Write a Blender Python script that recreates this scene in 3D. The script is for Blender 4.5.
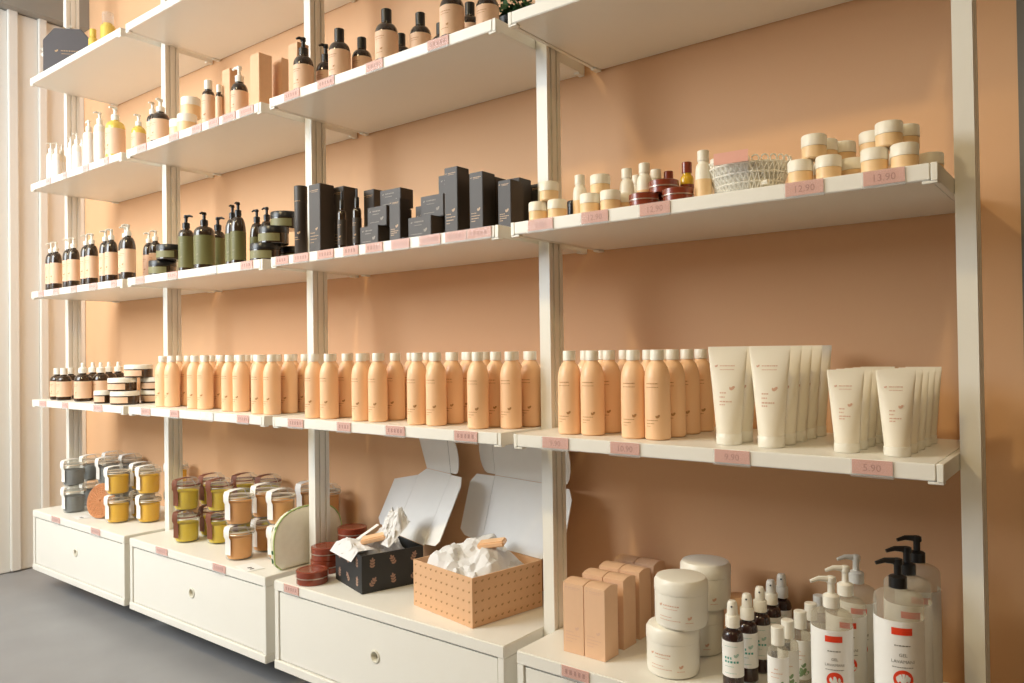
import bpy, bmesh, math, random
from mathutils import Vector, Matrix, noise
R = math.radians
PI = math.pi
for o in list(bpy.data.objects): bpy.data.objects.remove(o)
SC = bpy.context.scene
COL = SC.collection

# ------------------------------------------------------------------ camera
F_PX, YAW, PITCH, ROLL = 769.37, .6653, .0118, .0137
CAM = Vector((3.4988, -1.2663, .945))
def _axes():
    cy, sy = math.cos(YAW), math.sin(YAW)
    fwd = Vector((-sy, cy, 0)); rt = Vector((cy, sy, 0)); up = Vector((0, 0, 1))
    f = fwd*math.cos(PITCH)+up*math.sin(PITCH); u = up*math.cos(PITCH)-fwd*math.sin(PITCH)
    return rt*math.cos(ROLL)-u*math.sin(ROLL), u*math.cos(ROLL)+rt*math.sin(ROLL), f
AX_R, AX_U, AX_F = _axes()
cam = bpy.data.cameras.new('camera'); cam.sensor_width = 36; cam.lens = F_PX/1024*36; cam.clip_start = .02
co = bpy.data.objects.new('camera', cam); COL.objects.link(co); SC.camera = co
co.matrix_world = Matrix(((AX_R.x, AX_U.x, -AX_F.x, CAM.x), (AX_R.y, AX_U.y, -AX_F.y, CAM.y), (AX_R.z, AX_U.z, -AX_F.z, CAM.z), (0, 0, 0, 1)))
# a photo pixel is only a direction; the distance comes from the shelf plane or the depth on the shelf
def ray(u, v): return AX_F+AX_R*((u-512)/F_PX)+AX_U*((341.5-v)/F_PX)
def onY(u, v, y): d = ray(u, v); return CAM+d*((y-CAM.y)/d.y)
def onX(u, v, x): d = ray(u, v); return CAM+d*((x-CAM.x)/d.x)
def onZ(u, v, z): d = ray(u, v); return CAM+d*((z-CAM.z)/d.z)

# ------------------------------------------------------------------ world, lights, exposure
w = bpy.data.worlds.new('world'); SC.world = w; w.use_nodes = True
w.node_tree.nodes['Background'].inputs[0].default_value = (.75, .85, 1, 1)
w.node_tree.nodes['Background'].inputs[1].default_value = .5
def area(name, loc, target, sx, sy, power, col):
    l = bpy.data.lights.new(name, 'AREA'); l.shape = 'RECTANGLE'; l.size = sx; l.size_y = sy; l.energy = power; l.color = col
    o = bpy.data.objects.new(name, l); COL.objects.link(o); o.location = loc
    o.rotation_euler = (Vector(target)-Vector(loc)).to_track_quat('-Z', 'Z').to_euler(); return o
def spot(name, loc, power, col, ang=150, rad=.08):
    l = bpy.data.lights.new(name, 'SPOT'); l.energy = power; l.color = col; l.spot_size = R(ang); l.spot_blend = .6; l.shadow_soft_size = rad
    o = bpy.data.objects.new(name, l); COL.objects.link(o); o.location = loc; return o
area('shop_window_daylight', (.15, -2.1, 2.05), (.40, .35, .95), 2.0, 1.3, 104, (.90, .96, 1.0))
WARM = (1.0, .79, .44)
spot('ceiling_downlight', (.05, -1.7, 2.72), 40, WARM)
spot('ceiling_downlight', (1.85, -1.7, 2.72), 80, WARM)
spot('ceiling_downlight', (3.65, -1.7, 2.72), 44, WARM)
SC.view_settings.view_transform = 'Standard'; SC.view_settings.look = 'None'
SC.view_settings.gamma = 1; SC.view_settings.use_curve_mapping = False; SC.view_settings.exposure = 0.0

# ------------------------------------------------------------------ materials
def lin(c): return tuple(((x/255)/12.92 if x/255 <= .04045 else ((x/255+.055)/1.055)**2.4) for x in c)
MATS = {}
def mat(name, rgb, rough=.5, var=.04, scale=40, bump=0, bscale=200, metal=0, trans=0, sss=0, coat=0, spec=.5):
    if name in MATS: return MATS[name]
    m = bpy.data.materials.new(name); m.use_nodes = True; nt = m.node_tree; b = nt.nodes['Principled BSDF']
    c = lin(rgb)
    tc = nt.nodes.new('ShaderNodeTexCoord'); n = nt.nodes.new('ShaderNodeTexNoise'); n.inputs['Scale'].default_value = scale; n.inputs['Detail'].default_value = 3
    nt.links.new(tc.outputs['Object'], n.inputs['Vector'])
    mx = nt.nodes.new('ShaderNodeMix'); mx.data_type = 'RGBA'
    mx.inputs['A'].default_value = (*[min(1, x*(1-var)) for x in c], 1); mx.inputs['B'].default_value = (*[min(1, x*(1+var)) for x in c], 1)
    nt.links.new(n.outputs['Fac'], mx.inputs['Factor']); nt.links.new(mx.outputs['Result'], b.inputs['Base Color'])
    b.inputs['Roughness'].default_value = rough; b.inputs['Metallic'].default_value = metal; b.inputs['Specular IOR Level'].default_value = spec
    b.inputs['Coat Weight'].default_value = coat
    if sss: b.inputs['Subsurface Weight'].default_value = sss; b.inputs['Subsurface Radius'].default_value = (.01, .006, .004)
    if trans: b.inputs['Transmission Weight'].default_value = trans
    if bump:
        n2 = nt.nodes.new('ShaderNodeTexNoise'); n2.inputs['Scale'].default_value = bscale; nt.links.new(tc.outputs['Object'], n2.inputs['Vector'])
        bp = nt.nodes.new('ShaderNodeBump'); bp.inputs['Strength'].default_value = bump; bp.inputs['Distance'].default_value = .002
        nt.links.new(n2.outputs['Fac'], bp.inputs['Height']); nt.links.new(bp.outputs['Normal'], b.inputs['Normal'])
    MATS[name] = m; return m
def glass(name, rgb, clear=.8, rough=.05):          # thin clear plastic or glass: tinted see-through with a fresnel gloss
    m = bpy.data.materials.new(name); m.use_nodes = True; nt = m.node_tree; nt.nodes.clear()
    out = nt.nodes.new('ShaderNodeOutputMaterial'); t = nt.nodes.new('ShaderNodeBsdfTransparent'); t.inputs[0].default_value = (*lin(rgb), 1)
    p = nt.nodes.new('ShaderNodeBsdfPrincipled'); p.inputs['Base Color'].default_value = (*lin(rgb), 1); p.inputs['Roughness'].default_value = rough
    lw0 = nt.nodes.new('ShaderNodeLayerWeight'); lw0.inputs[0].default_value = .5
    lw = nt.nodes.new('ShaderNodeMath'); lw.operation = 'POWER'; lw.inputs[1].default_value = 4; nt.links.new(lw0.outputs['Facing'], lw.inputs[0])
    ad = nt.nodes.new('ShaderNodeMath'); ad.operation = 'MULTIPLY_ADD'; ad.inputs[1].default_value = .35; ad.inputs[2].default_value = 1-clear; ad.use_clamp = True
    mx = nt.nodes.new('ShaderNodeMixShader'); nt.links.new(lw.outputs[0], ad.inputs[0]); nt.links.new(ad.outputs[0], mx.inputs[0])
    nt.links.new(t.outputs[0], mx.inputs[1]); nt.links.new(p.outputs[0], mx.inputs[2]); nt.links.new(mx.outputs[0], out.inputs[0])
    MATS[name] = m; return m
M_WALL = mat('peach_paint', (229, 182, 138), .7, .03, 3, .05, 300)
M_LEFT = mat('white_panel_paint', (240, 237, 230), .5, .02, 5)
M_SOFFIT = mat('grey_plaster', (150, 146, 138), .8, .03, 6)
M_CEIL = mat('ceiling_paint', (225, 220, 210), .8, .02, 4)
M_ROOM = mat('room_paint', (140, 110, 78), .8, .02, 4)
M_FLOOR = mat('grey_resin_floor', (140, 140, 142), .45, .14, 5, .05, 60)
M_GTRIM = mat('dark_grey_trim', (120, 116, 108), .6, .03, 10)
M_WHITE = mat('white_lacquer', (240, 237, 228), .38, .015, 8)
M_POST = mat('post_lacquer', (239, 236, 226), .35, .015, 8)
M_HOLE = mat('finger_ring', (225, 221, 205), .35)
M_PINK = mat('pink_card', (234, 174, 156), .6, .03, 60)
M_PINKTXT = mat('pink_ink', (188, 122, 106), .6)
M_WCARD = mat('white_card', (246, 245, 242), .5, .02, 60)
M_INK = mat('dark_ink', (60, 58, 62), .6)
M_CLEAR = glass('clear_plastic', (250, 250, 250), .9, .1)
M_GLASS = glass('jar_glass', (250, 251, 250), .96, .04)
M_PEACHB = mat('peach_plastic', (251, 206, 162), .42, .02, 30, coat=.1)
M_CAPW = mat('white_plastic', (244, 240, 228), .35, .015, 40)
M_PRINT = mat('brown_print', (188, 136, 86), .6)
M_TUBE = mat('ivory_tube', (246, 238, 220), .4, .02, 30)
M_TUBEP = mat('rose_print', (222, 180, 154), .6)
M_AMBER = mat('amber_glass_dark', (58, 40, 24), .12, .1, 30, coat=.4)
M_BROWN = mat('dark_brown_glass', (54, 40, 28), .12, .1, 30, coat=.5)
M_LABEL = mat('blush_label', (234, 196, 164), .55, .03, 50)
M_BLACKP = mat('black_plastic', (28, 28, 29), .3, .1, 50)
M_OLIVE = mat('olive_label', (112, 110, 66), .5, .04, 40)
M_SAGE = mat('sage_label', (134, 130, 90), .5, .04, 40)
M_GOLD = mat('bronze_print', (186, 150, 108), .4)
M_BOXK = mat('charcoal_card', (64, 56, 50), .5, .05, 60)
M_KRAFT = mat('kraft_card', (228, 182, 140), .6, .04, 80, .05, 400)
M_PBOX = mat('peach_card', (232, 190, 154), .55, .03, 60)
M_JARP = mat('peach_jar_label', (246, 210, 160), .45, .03, 40)
M_JARW = mat('cream_jar_plastic', (247, 241, 226), .4, .02, 30)
M_MAROON = mat('maroon_tin', (136, 60, 38), .25, .1, 40, coat=.4)
M_SILVER = mat('tin_rim', (200, 180, 165), .3, metal=.6)
M_OIL = mat('golden_oil', (222, 178, 40), .15, .05, 30, coat=.3)
M_YELC = mat('pale_oil', (232, 200, 92), .15, .05, 30, coat=.3)
M_LACE = mat('lace_white', (254, 251, 240), .8, .02, 90)
M_GREYC = mat('grey_scrub', (128, 128, 128), .8, .15, 200)
M_YELLOWC = mat('yellow_scrub', (255, 190, 14), .8, .1, 200)
M_LIMEC = mat('lime_scrub', (240, 206, 44), .8, .1, 200)
M_PEACHC = mat('apricot_scrub', (255, 178, 106), .8, .1, 200)
M_STRIP = mat('paper_strip', (248, 244, 238), .6, .02, 60)
M_STRIPB = mat('brown_paper_strip', (120, 66, 42), .6, .05, 60)
M_WIRE = mat('bail_wire', (190, 186, 178), .3, metal=.8)
M_RUBBER = mat('pale_gasket', (222, 206, 186), .6)
M_RUBBERB = mat('maroon_gasket', (128, 72, 58), .6)
M_WICKER = mat('orange_wicker', (196, 134, 88), .7, .25, 120, .4, 160)
M_POUCH = mat('natural_loofah', (250, 245, 230), .9, .06, 60, .25, 150)
M_PGREEN = mat('pale_green_piping', (184, 206, 128), .7)
M_LEAF = mat('leaf_green', (52, 96, 48), .6, .3, 60)
M_TISSUE = mat('white_tissue', (226, 225, 225), .7, .02, 30)
M_LID = mat('white_board', (238, 236, 232), .6, .02, 30)
M_NAVY = mat('black_board', (44, 46, 48), .55, .04, 60)
M_SPRAY = mat('spray_dark', (52, 32, 28), .15, .1, 30, coat=.4)
M_TEAL = mat('teal_print', (64, 160, 146), .6)
M_LTEAL = mat('pale_teal_print', (176, 206, 196), .6)
M_RED = mat('red_print', (236, 66, 28), .5)
M_GEL = glass('clear_gel', (240, 236, 226), .80, .08)
M_GREYT = mat('grey_print', (128, 122, 116), .6)
M_CHAR = mat('dark_gift_box', (84, 78, 78), .55, .04, 60)
M_KTXT = mat('light_print', (150, 140, 130), .5)

# ------------------------------------------------------------------ mesh helpers
class MB:
    def __init__(s): s.v = []; s.f = []
    def add(s, vs, fs):
        k = len(s.v); s.v += [tuple(p) for p in vs]; s.f += [tuple(i+k for i in f) for f in fs]; return s
    def box(s, x0, x1, y0, y1, z0, z1):
        return s.add([(x0, y0, z0), (x1, y0, z0), (x1, y1, z0), (x0, y1, z0), (x0, y0, z1), (x1, y0, z1), (x1, y1, z1), (x0, y1, z1)],
                     [(0, 3, 2, 1), (4, 5, 6, 7), (0, 1, 5, 4), (1, 2, 6, 5), (2, 3, 7, 6), (3, 0, 4, 7)])
    def lathe(s, prof, n=24, cx=0, cy=0, z0=0):
        rows = []; vs = []; fs = []
        for r, z in prof:
            if r < 1e-6: rows.append([len(vs)]); vs.append((cx, cy, z+z0))
            else:
                rows.append(list(range(len(vs), len(vs)+n)))
                vs += [(cx+r*math.cos(2*PI*i/n), cy+r*math.sin(2*PI*i/n), z+z0) for i in range(n)]
        for a, b in zip(rows, rows[1:]):
            for i in range(n):
                j = (i+1) % n
                if len(a) == 1 and len(b) == 1: continue
                if len(a) == 1: fs.append((a[0], b[j], b[i]))
                elif len(b) == 1: fs.append((a[i], a[j], b[0]))
                else: fs.append((a[i], a[j], b[j], b[i]))
        return s.add(vs, fs)
    def tube(s, pts, r, n=6, ref=None):
        pts = [Vector(p) for p in pts]; vs = []; fs = []
        for k, p in enumerate(pts):
            d = (pts[min(k+1, len(pts)-1)]-pts[max(k-1, 0)]).normalized()
            a = d.cross(Vector(ref) if ref else Vector((0, 0, 1)) if abs(d.z) < .9 else Vector((1, 0, 0))).normalized(); b = d.cross(a)
            rr = r[k] if isinstance(r, (list, tuple)) else r
            vs += [p+(a*math.cos(2*PI*i/n)+b*math.sin(2*PI*i/n))*rr for i in range(n)]
        for k in range(len(pts)-1):
            for i in range(n): fs.append((k*n+i, k*n+(i+1) % n, (k+1)*n+(i+1) % n, (k+1)*n+i))
        fs.append(tuple(range(n))[::-1]); fs.append(tuple(range((len(pts)-1)*n, len(pts)*n)))
        return s.add(vs, fs)
    def loft(s, rings, cap=True):
        n = len(rings[0]); vs = [p for r in rings for p in r]; fs = []
        for k in range(len(rings)-1):
            for i in range(n): fs.append((k*n+i, k*n+(i+1) % n, (k+1)*n+(i+1) % n, (k+1)*n+i))
        if cap: fs.append(tuple(range(n))[::-1]); fs.append(tuple(range((len(rings)-1)*n, len(rings)*n)))
        return s.add(vs, fs)
    def sleeve(s, r, z0, z1, a0=-180, a1=180, th=.0004, n=20):      # a paper label round a bottle, front is -Y
        vs = []; fs = []
        for i in range(n+1):
            t = R(a0+(a1-a0)*i/n)
            for rr, z in ((r, z0), (r+th, z0), (r+th, z1), (r, z1)): vs.append((rr*math.sin(t), -rr*math.cos(t), z))
        for i in range(n):
            for k in range(4): fs.append((i*4+k, i*4+(k+1) % 4, i*4+4+(k+1) % 4, i*4+4+k))
        if a1-a0 < 359: fs += [(3, 2, 1, 0), (n*4, n*4+1, n*4+2, n*4+3)]
        return s.add(vs, fs)
    def flat(s, vs, fs, fn): return s.add([fn(x, z) for x, z in vs], fs)
    def build(s, name, m, smooth=True, ang=40, bevel=0, seg=2):
        me = bpy.data.meshes.new(name); me.from_pydata(s.v, [], s.f)
        bm = bmesh.new(); bm.from_mesh(me); bmesh.ops.recalc_face_normals(bm, faces=bm.faces)
        if bevel:
            es = [e for e in bm.edges if len(e.link_faces) == 2 and e.calc_face_angle(0) > R(35)]
            bmesh.ops.bevel(bm, geom=es, offset=bevel, segments=seg, affect='EDGES', clamp_overlap=True)
        bm.to_mesh(me); bm.free()
        if smooth:
            me.polygons.foreach_set('use_smooth', [True]*len(me.polygons)); me.set_sharp_from_angle(angle=R(ang))
        me.materials.append(m); return me
def cyl(r): return lambda x, z: (r*math.sin(x/r), -r*math.cos(x/r), z)
def front(y): return lambda x, z: (x, y, z)
def side(x0): return lambda y, z: (x0, y, z)
def words(mb, x0, x1, z, h, fn, rnd, lo=.0016, hi=.005):           # a line of print too fine to read
    x = x0
    while x < x1-.0008:
        wd = min(rnd.uniform(lo, hi), x1-x)
        mb.flat([(x, z), (x+wd, z), (x+wd, z+h), (x, z+h)], [(0, 1, 2, 3)], fn); x += wd+h*.55
def leaf(mb, cx, cz, s, fn, ang=45):
    for a, k in ((ang, 1), (ang+55, .6)):
        ca, sa = math.cos(R(a)), math.sin(R(a)); pts = []
        for t in range(8):
            th = 2*PI*t/8; px, pz = s*k*(.5+.5*math.cos(th)), s*k*.26*math.sin(th)
            pts.append((cx+px*ca-pz*sa, cz+px*sa+pz*ca))
        mb.flat(pts, [tuple(range(8))], fn)
TXT = {}
def text2d(st, size):
    if (st, size) in TXT: return TXT[(st, size)]
    c = bpy.data.curves.new('txt', 'FONT'); c.body = st; c.size = size; c.align_x = 'CENTER'; c.resolution_u = 2
    o = bpy.data.objects.new('txt', c); COL.objects.link(o)
    me = bpy.data.meshes.new_from_object(o.evaluated_get(bpy.context.evaluated_depsgraph_get()))
    r = ([(v.co.x, v.co.y) for v in me.vertices], [tuple(p.vertices) for p in me.polygons])
    bpy.data.objects.remove(o); bpy.data.curves.remove(c); bpy.data.meshes.remove(me); TXT[(st, size)] = r; return r
def text(mb, st, size, cx, cz, fn):
    v, f = text2d(st, size); return mb.flat([(x+cx, z+cz) for x, z in v], f, fn)

# ------------------------------------------------------------------ scene helpers
def tag(o, label=None, cat=None, group=None, kind=None):
    if label: o['label'] = label
    if cat: o['category'] = cat
    if group: o['group'] = group
    if kind: o['kind'] = kind
    return o
def ob(name, me, parent=None, loc=None, rz=0):
    o = bpy.data.objects.new(name, me); COL.objects.link(o)
    if parent: o.parent = parent
    if loc is not None: o.location = loc
    if rz: o.rotation_euler.z = rz
    return o
def place(parts, name, label, cat, loc, rz=0, group=None, sc=1, rot=None):
    # parts: [(part name, mesh, index of the part it belongs to or None)]
    if len(parts) == 1: root = ob(name, parts[0][1], None, loc, rz)
    else:
        root = ob(name, None, None, loc, rz); root.empty_display_size = .02; made = []
        for pn, me, k in parts:
            made.append(ob(pn, me, root if k is None else made[k]))
            if pn.endswith('print') or pn in ('pattern', 'digits', 'foliage', 'lattice', 'lace_rolls', 'weave'): made[-1]['kind'] = 'stuff'
    if rot: root.rotation_euler = rot
    if sc != 1: root.scale = (sc, sc, sc)
    return tag(root, label, cat, group)

# ------------------------------------------------------------------ the setting
ZA, ZB, ZC, ZD, ZE, ZBOT = .3206, .7705, 1.2125, 1.6551, 2.0919, .079
YW = .3542; XL = -.335; CEIL = 2.80
def struct(name, mb, m, parent=None, **k):
    o = ob(name, mb.build(name, m, **k), parent)
    if not parent: o['kind'] = 'structure'
    return o
struct('floor', MB().box(XL-.1, 4.7, -4.3, YW+.1, -.05, 0), M_FLOOR, smooth=False)
struct('wall_back', MB().box(XL-.1, 3.372, YW, YW+.1, 0, CEIL), M_WALL, smooth=False)
struct('trim_1', MB().box(3.372, 3.50, YW-.012, YW+.1, 0, CEIL), M_GTRIM, bevel=.002)
struct('wall_back_2', MB().box(3.50, 4.7, YW, YW+.1, 0, CEIL), M_ROOM, smooth=False)
wl = struct('wall_left', MB().box(XL-.1, XL-.012, -4.2, YW, 0, CEIL), M_LEFT, smooth=False)
yy = -4.2; edges = [.190, .071]
pan = [(.0715+.0005, .155), (.190, YW-.001), (-.16, .031)]
for a, b in pan: ob('panel', MB().box(XL-.012, XL-.002, a, b, .004, 2.478).build('panel', M_LEFT, bevel=.0015), wl)
for k in range(12): ob('panel', MB().box(XL-.012, XL-.002, -.4-k*.3, -.2-k*.3, .004, 2.478).build('panel', M_LEFT, bevel=.0015), wl)
for a, b in [(.032, .071), (.156, .1895), (-.199, -.161)]: ob('batten', MB().box(XL-.012, XL+.012, a, b, .006, 2.50).build('batten', M_LEFT, bevel=.003), wl)
struct('trim_2', MB().box(XL-.05, -.275, -4.2, YW-.001, 2.484, CEIL), M_SOFFIT, smooth=False)
struct('ceiling', MB().box(XL-.1, 4.7, -4.3, YW+.1, CEIL, CEIL+.05), M_CEIL, smooth=False)
struct('wall_right', MB().box(4.6, 4.7, -4.2, YW, 0, CEIL), M_ROOM, smooth=False)
wf = MB(); wf.box(1.8, 4.6, -4.3, -4.2, 0, CEIL); wf.box(XL, 1.8, -4.3, -4.2, 0, .35); wf.box(XL, 1.8, -4.3, -4.2, 2.7, CEIL); wf.box(XL, -.2, -4.3, -4.2, .35, 2.7)
struct('wall_front', wf, M_ROOM, smooth=False)

# ------------------------------------------------------------------ shelving
BAYS = [(0, .787), (.8249, 1.618), (1.658, 2.472), (2.505, 3.299)]
POSTS = [-.0175, .808, 1.6425, 2.4885, 3.3145]
BN = ['by the white panel wall', 'second from the white panel wall', 'second from the grey wall trim', 'next to the grey wall trim']
PW, PD, PY = .029, .0526, .1425
def post_mesh():
    h, g = PW/2, .004
    pr = [(-h, PY), (h, PY), (h, PY+.012), (h-g, PY+.012), (h-g, PY+.019), (h, PY+.019), (h, PY+.034), (h-g, PY+.034), (h-g, PY+.041), (h, PY+.041), (h, PY+PD),
          (-h, PY+PD), (-h, PY+.041), (-h+g, PY+.041), (-h+g, PY+.034), (-h, PY+.034), (-h, PY+.019), (-h+g, PY+.019), (-h+g, PY+.012), (-h, PY+.012)]
    return MB().loft([[(x, y, 0) for x, y in pr], [(x, y, CEIL) for x, y in pr]]).build('shelf_post', M_POST, smooth=False)
pm = post_mesh()
PLAB = ['white slotted post standing next to the white panel wall', 'white slotted post between the tall bottles and the stacked white-lidded tins', 'white slotted post beside the pale loofah pouch', 'white slotted post between the craft gift box and peach cartons', 'white slotted post nearest the grey wall trim']
for x, lb in zip(POSTS, PLAB): tag(ob('shelf_post', pm, None, (x, 0, 0)), lb, 'post', 'shelving posts')
TH = .0255
def shelf_parts(wd):
    b = MB().box(.010, wd-.010, 0, YW-.003, -TH, 0).build('board', M_WHITE, bevel=.0015)
    ps = [('board', b, None)]
    for x0, x1, lx in ((0, .0095, .0), (wd-.0095, wd, wd)):
        m = MB().box(x0, x1, .0005, YW-.004, -TH-.0015, .0005)
        m.box(max(0, x0-.012), min(wd, x1+.012), .002, .016, -TH-.005, -TH-.0005)
        m.box(max(0, x0-.006), min(wd, x1+.006), YW-.03, YW-.004, -TH-.005, -TH-.0005)
        ps.append(('bracket', m.build('bracket', M_POST, bevel=.001, seg=1), None))
    return ps
SHELF = {'B': (ZB, ['brown medicine bottles and white-lidded tins', 'a row of peach bottles and white price card', 'peach bottles above the open gift boxes', 'peach bottles and ivory tubes']),
         'C': (ZC, ['amber pump bottles in pairs', 'olive-labelled pump bottles', 'charcoal cartons', 'little peach jars and a lace basket']),
         'D': (ZD, ['clear and white pump bottles', 'kraft cartons and mixed bottles', 'brown bottles with blush labels', 'no visible goods, above the tiny jars']),
         'E': (ZE, ['the dark gift box', '', '', ''])}
for lv, (z, what) in SHELF.items():
    for (a, b), wt in zip(BAYS, what):
        place(shelf_parts(b-a), 'wall_shelf', 'white shelf '+('holding ' if not wt.startswith('no visible') else 'with ')+wt, 'shelf', (a, 0, z), group='white shelves on the posts')
for o_, lb_ in zip([o_ for o_ in COL.objects if o_.get('category') == 'shelf'][-3:], ('white top shelf above the kraft cartons', 'white top shelf above the black-capped brown bottles', 'white top shelf highest above the tiny jars')): o_['label'] = lb_
def drawer_parts(wd):
    h = ZA-ZBOT; ps = []
    ps.append(('top_panel', MB().box(0, wd, 0, YW-.002, -.027, 0).build('top_panel', M_WHITE, bevel=.002), None))
    for x0, x1 in ((.001, .018), (wd-.018, wd-.001)): ps.append(('side_panel', MB().box(x0, x1, .001, YW-.003, -h+.0245, -.0275).build('side_panel', M_WHITE, bevel=.001), None))
    ps.append(('bottom_panel', MB().box(0, wd, -.002, YW-.003, -h, -h+.024).build('bottom_panel', M_WHITE, bevel=.002), None))
    ps.append(('back_panel', MB().box(.0185, wd-.0185, YW-.012, YW-.004, -h+.0245, -.0275).build('back_panel', M_WHITE, smooth=False), None))
    # drawer front with a real round finger hole
    x0, x1, z0, z1 = .0215, wd-.0215, -h+.0275, -.031; cx, cz, hr, n = wd/2, (z0+z1)/2+.006, .0115, 32
    vs = []; fs = []
    for y in (.004, .020):
        for i in range(n):
            t = 2*PI*i/n; vs.append((cx+hr*math.cos(t), y, cz+hr*math.sin(t)))
        for i in range(n):
            t = 2*PI*i/n; c, s_ = math.cos(t), math.sin(t)
            k = min((x1-cx)/abs(c) if abs(c) > 1e-6 else 9, ((z1-cz) if s_ > 0 else (cz-z0))/abs(s_) if abs(s_) > 1e-6 else 9)
            vs.append((cx+k*c, y, cz+k*s_))
    cor = []
    for k, (px, pz) in enumerate(((x1, z1), (x0, z1), (x0, z0), (x1, z0))): cor.append(len(vs)); vs.append((px, .004, pz)); vs.append((px, .020, pz))
    def quad(t): return 0 if vs[t][0] > cx and vs[t][2] > cz else 1 if vs[t][0] <= cx and vs[t][2] > cz else 2 if vs[t][0] <= cx else 3
    for i in range(n):
        j = (i+1) % n
        for o_ in (0, 2*n): fs.append((o_+i, o_+j, o_+n+j, o_+n+i))
        fs.append((i, j, 2*n+j, 2*n+i))
        A, B = vs[n+i], vs[n+j]
        if abs(A[0]-B[0]) > 1e-5 and abs(A[2]-B[2]) > 1e-5:
            px = x1 if max(A[0], B[0]) > x1-1e-5 else x0; pz = z1 if max(A[2], B[2]) > z1-1e-5 else z0
            for c in cor:
                if abs(vs[c][0]-px) < 1e-6 and abs(vs[c][2]-pz) < 1e-6:
                    fs += [(n+i, n+j, c), (3*n+i, 3*n+j, c+1), (n+i, c, c+1, 3*n+i), (c, n+j, 3*n+j, c+1)]
        else: fs.append((n+i, n+j, 3*n+j, 3*n+i))
    ps.append(('drawer_front', MB().add(vs, fs).build('drawer_front', M_WHITE, smooth=False), None))
    pr = [(hr+.005, 0), (hr+.004, .0025), (hr+.0005, .003), (hr-.001, .001), (hr-.001, -.014), (hr+.002, -.014)]
    m = MB().lathe(pr, 32); m.v = [(cx+x, .0038-z, cz+y) for x, y, z in m.v]
    ps.append(('finger_ring', m.build('finger_ring', M_HOLE), len(ps)-1))
    return ps
DL = ['white drawer unit under the grey and yellow clip jars', 'white drawer unit under the lime and apricot clip jars', 'white drawer unit under the two open gift boxes', 'white drawer unit under the peach cartons and pump bottles']
for (a, b), lb in zip(BAYS, DL): place(drawer_parts(b-a), 'drawer_unit', lb, 'drawer', (a, 0, ZA), group='drawer units along the wall')

# ------------------------------------------------------------------ product prototypes
RND = random.Random(4)
def peach_bottle():
    r = .0245
    body = MB().lathe([(0, 0), (.0215, 0), (r, .003), (r, .112), (.0242, .119), (.0228, .128), (.0198, .138), (.0160, .145), (.0122, .1492), (.0118, .1515), (0, .1515)], 28).build('body', M_PEACHB)
    cap = MB().lathe([(.0122, .1518), (.0132, .1520), (.0132, .1705), (.0126, .1718), (0, .1720)], 24).build('cap', M_CAPW)
    p = MB(); fn = cyl(r+.0003)
    words(p, -.016, .010, .1065, .0016, fn, RND); words(p, -.016, .010, .100, .0012, fn, RND)
    leaf(p, .006, .042, .009, fn); words(p, -.016, .008, .037, .0014, fn, RND); words(p, -.016, .002, .031, .0014, fn, RND); words(p, -.016, -.006, .026, .001, fn, RND)
    return [('body', body, None), ('cap', cap, None), ('print', p.build('print', M_PRINT, smooth=False), 0)]
def tube(h, rb, wt):
    n = 28; rings = []
    cap = MB().lathe([(0, 0), (rb-.0006, 0), (rb, .0008), (rb, h*.105), (rb-.001, h*.112), (0, h*.112)], n).build('cap', M_CAPW)
    for t in [0, .02, .12, .25, .4, .55, .7, .82, .92, .955, .956, 1]:
        z = h*.1125+t*(h-h*.1125); k = min(1, t/.955); a = (rb-.0008)*(1-k)+wt*k; b = (rb-.0008)*(1-k**1.15)+.0009*k**1.15
        if t == .955: a, b = wt, .0016
        if t >= .956: a, b = wt, .0009
        rings.append([(a*math.cos(2*PI*i/n), b*math.sin(2*PI*i/n), z) for i in range(n)])
    body = MB().loft(rings).build('body', M_TUBE, ang=50)
    def yb(z):
        t = (z-h*.1125)/(h-h*.1125); k = min(1, t/.955); return -((rb-.0008)*(1-k**1.15)+.0009*k**1.15)-.0008
    def fnz(x, z):
        t = (z-h*.1125)/(h-h*.1125); k = min(1, t/.955); a = (rb-.0008)*(1-k)+wt*k; b = (rb-.0008)*(1-k**1.15)+.0009*k**1.15
        return (x, -b*math.sqrt(max(0, 1-(x/a)**2))-.0005, z)
    p = MB(); s = h/.175
    leaf(p, -.021*s, .138*s, .006*s, fnz); words(p, -.013*s, .014*s, .1395*s, .0018*s, fnz, RND); words(p, -.013*s, .012*s, .133*s, .0011*s, fnz, RND)
    leaf(p, .006*s, .097*s, .010*s, fnz)
    for z, x1 in ((.091, .0), (.0835, -.004), (.0755, .009), (.070, -.002)): words(p, -.013*s, x1*s, z*s, .0022*s, fnz, RND)
    return [('body', body, None), ('cap', cap, None), ('print', p.build('print', M_TUBEP, smooth=False), 0)]
def pump(z, rc, hh, m, reach=.026, ang=-90, stem=.012):
    # collar, stem and spout head; ang is where the spout points
    col = MB().lathe([(0, z), (rc, z), (rc, z+hh*.36), (rc*.82, z+hh*.40), (rc*.42, z+hh*.44), (rc*.42, z+hh*.78), (0, z+hh*.78)], 18).build('collar', m)
    ca, sa = math.cos(R(ang)), math.sin(R(ang)); hd = MB().lathe([(0, z+hh*.78), (rc*.55, z+hh*.78), (rc*.62, z+hh*.82), (rc*.55, z+hh*.97), (rc*.3, z+hh), (0, z+hh)], 14)
    hd.tube([(0, 0, z+hh*.89), (ca*reach*.6, sa*reach*.6, z+hh*.92), (ca*reach, sa*reach, z+hh*.83)], [rc*.42, rc*.32, rc*.22], 8)
    return col, hd.build('pump_head', m)
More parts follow.
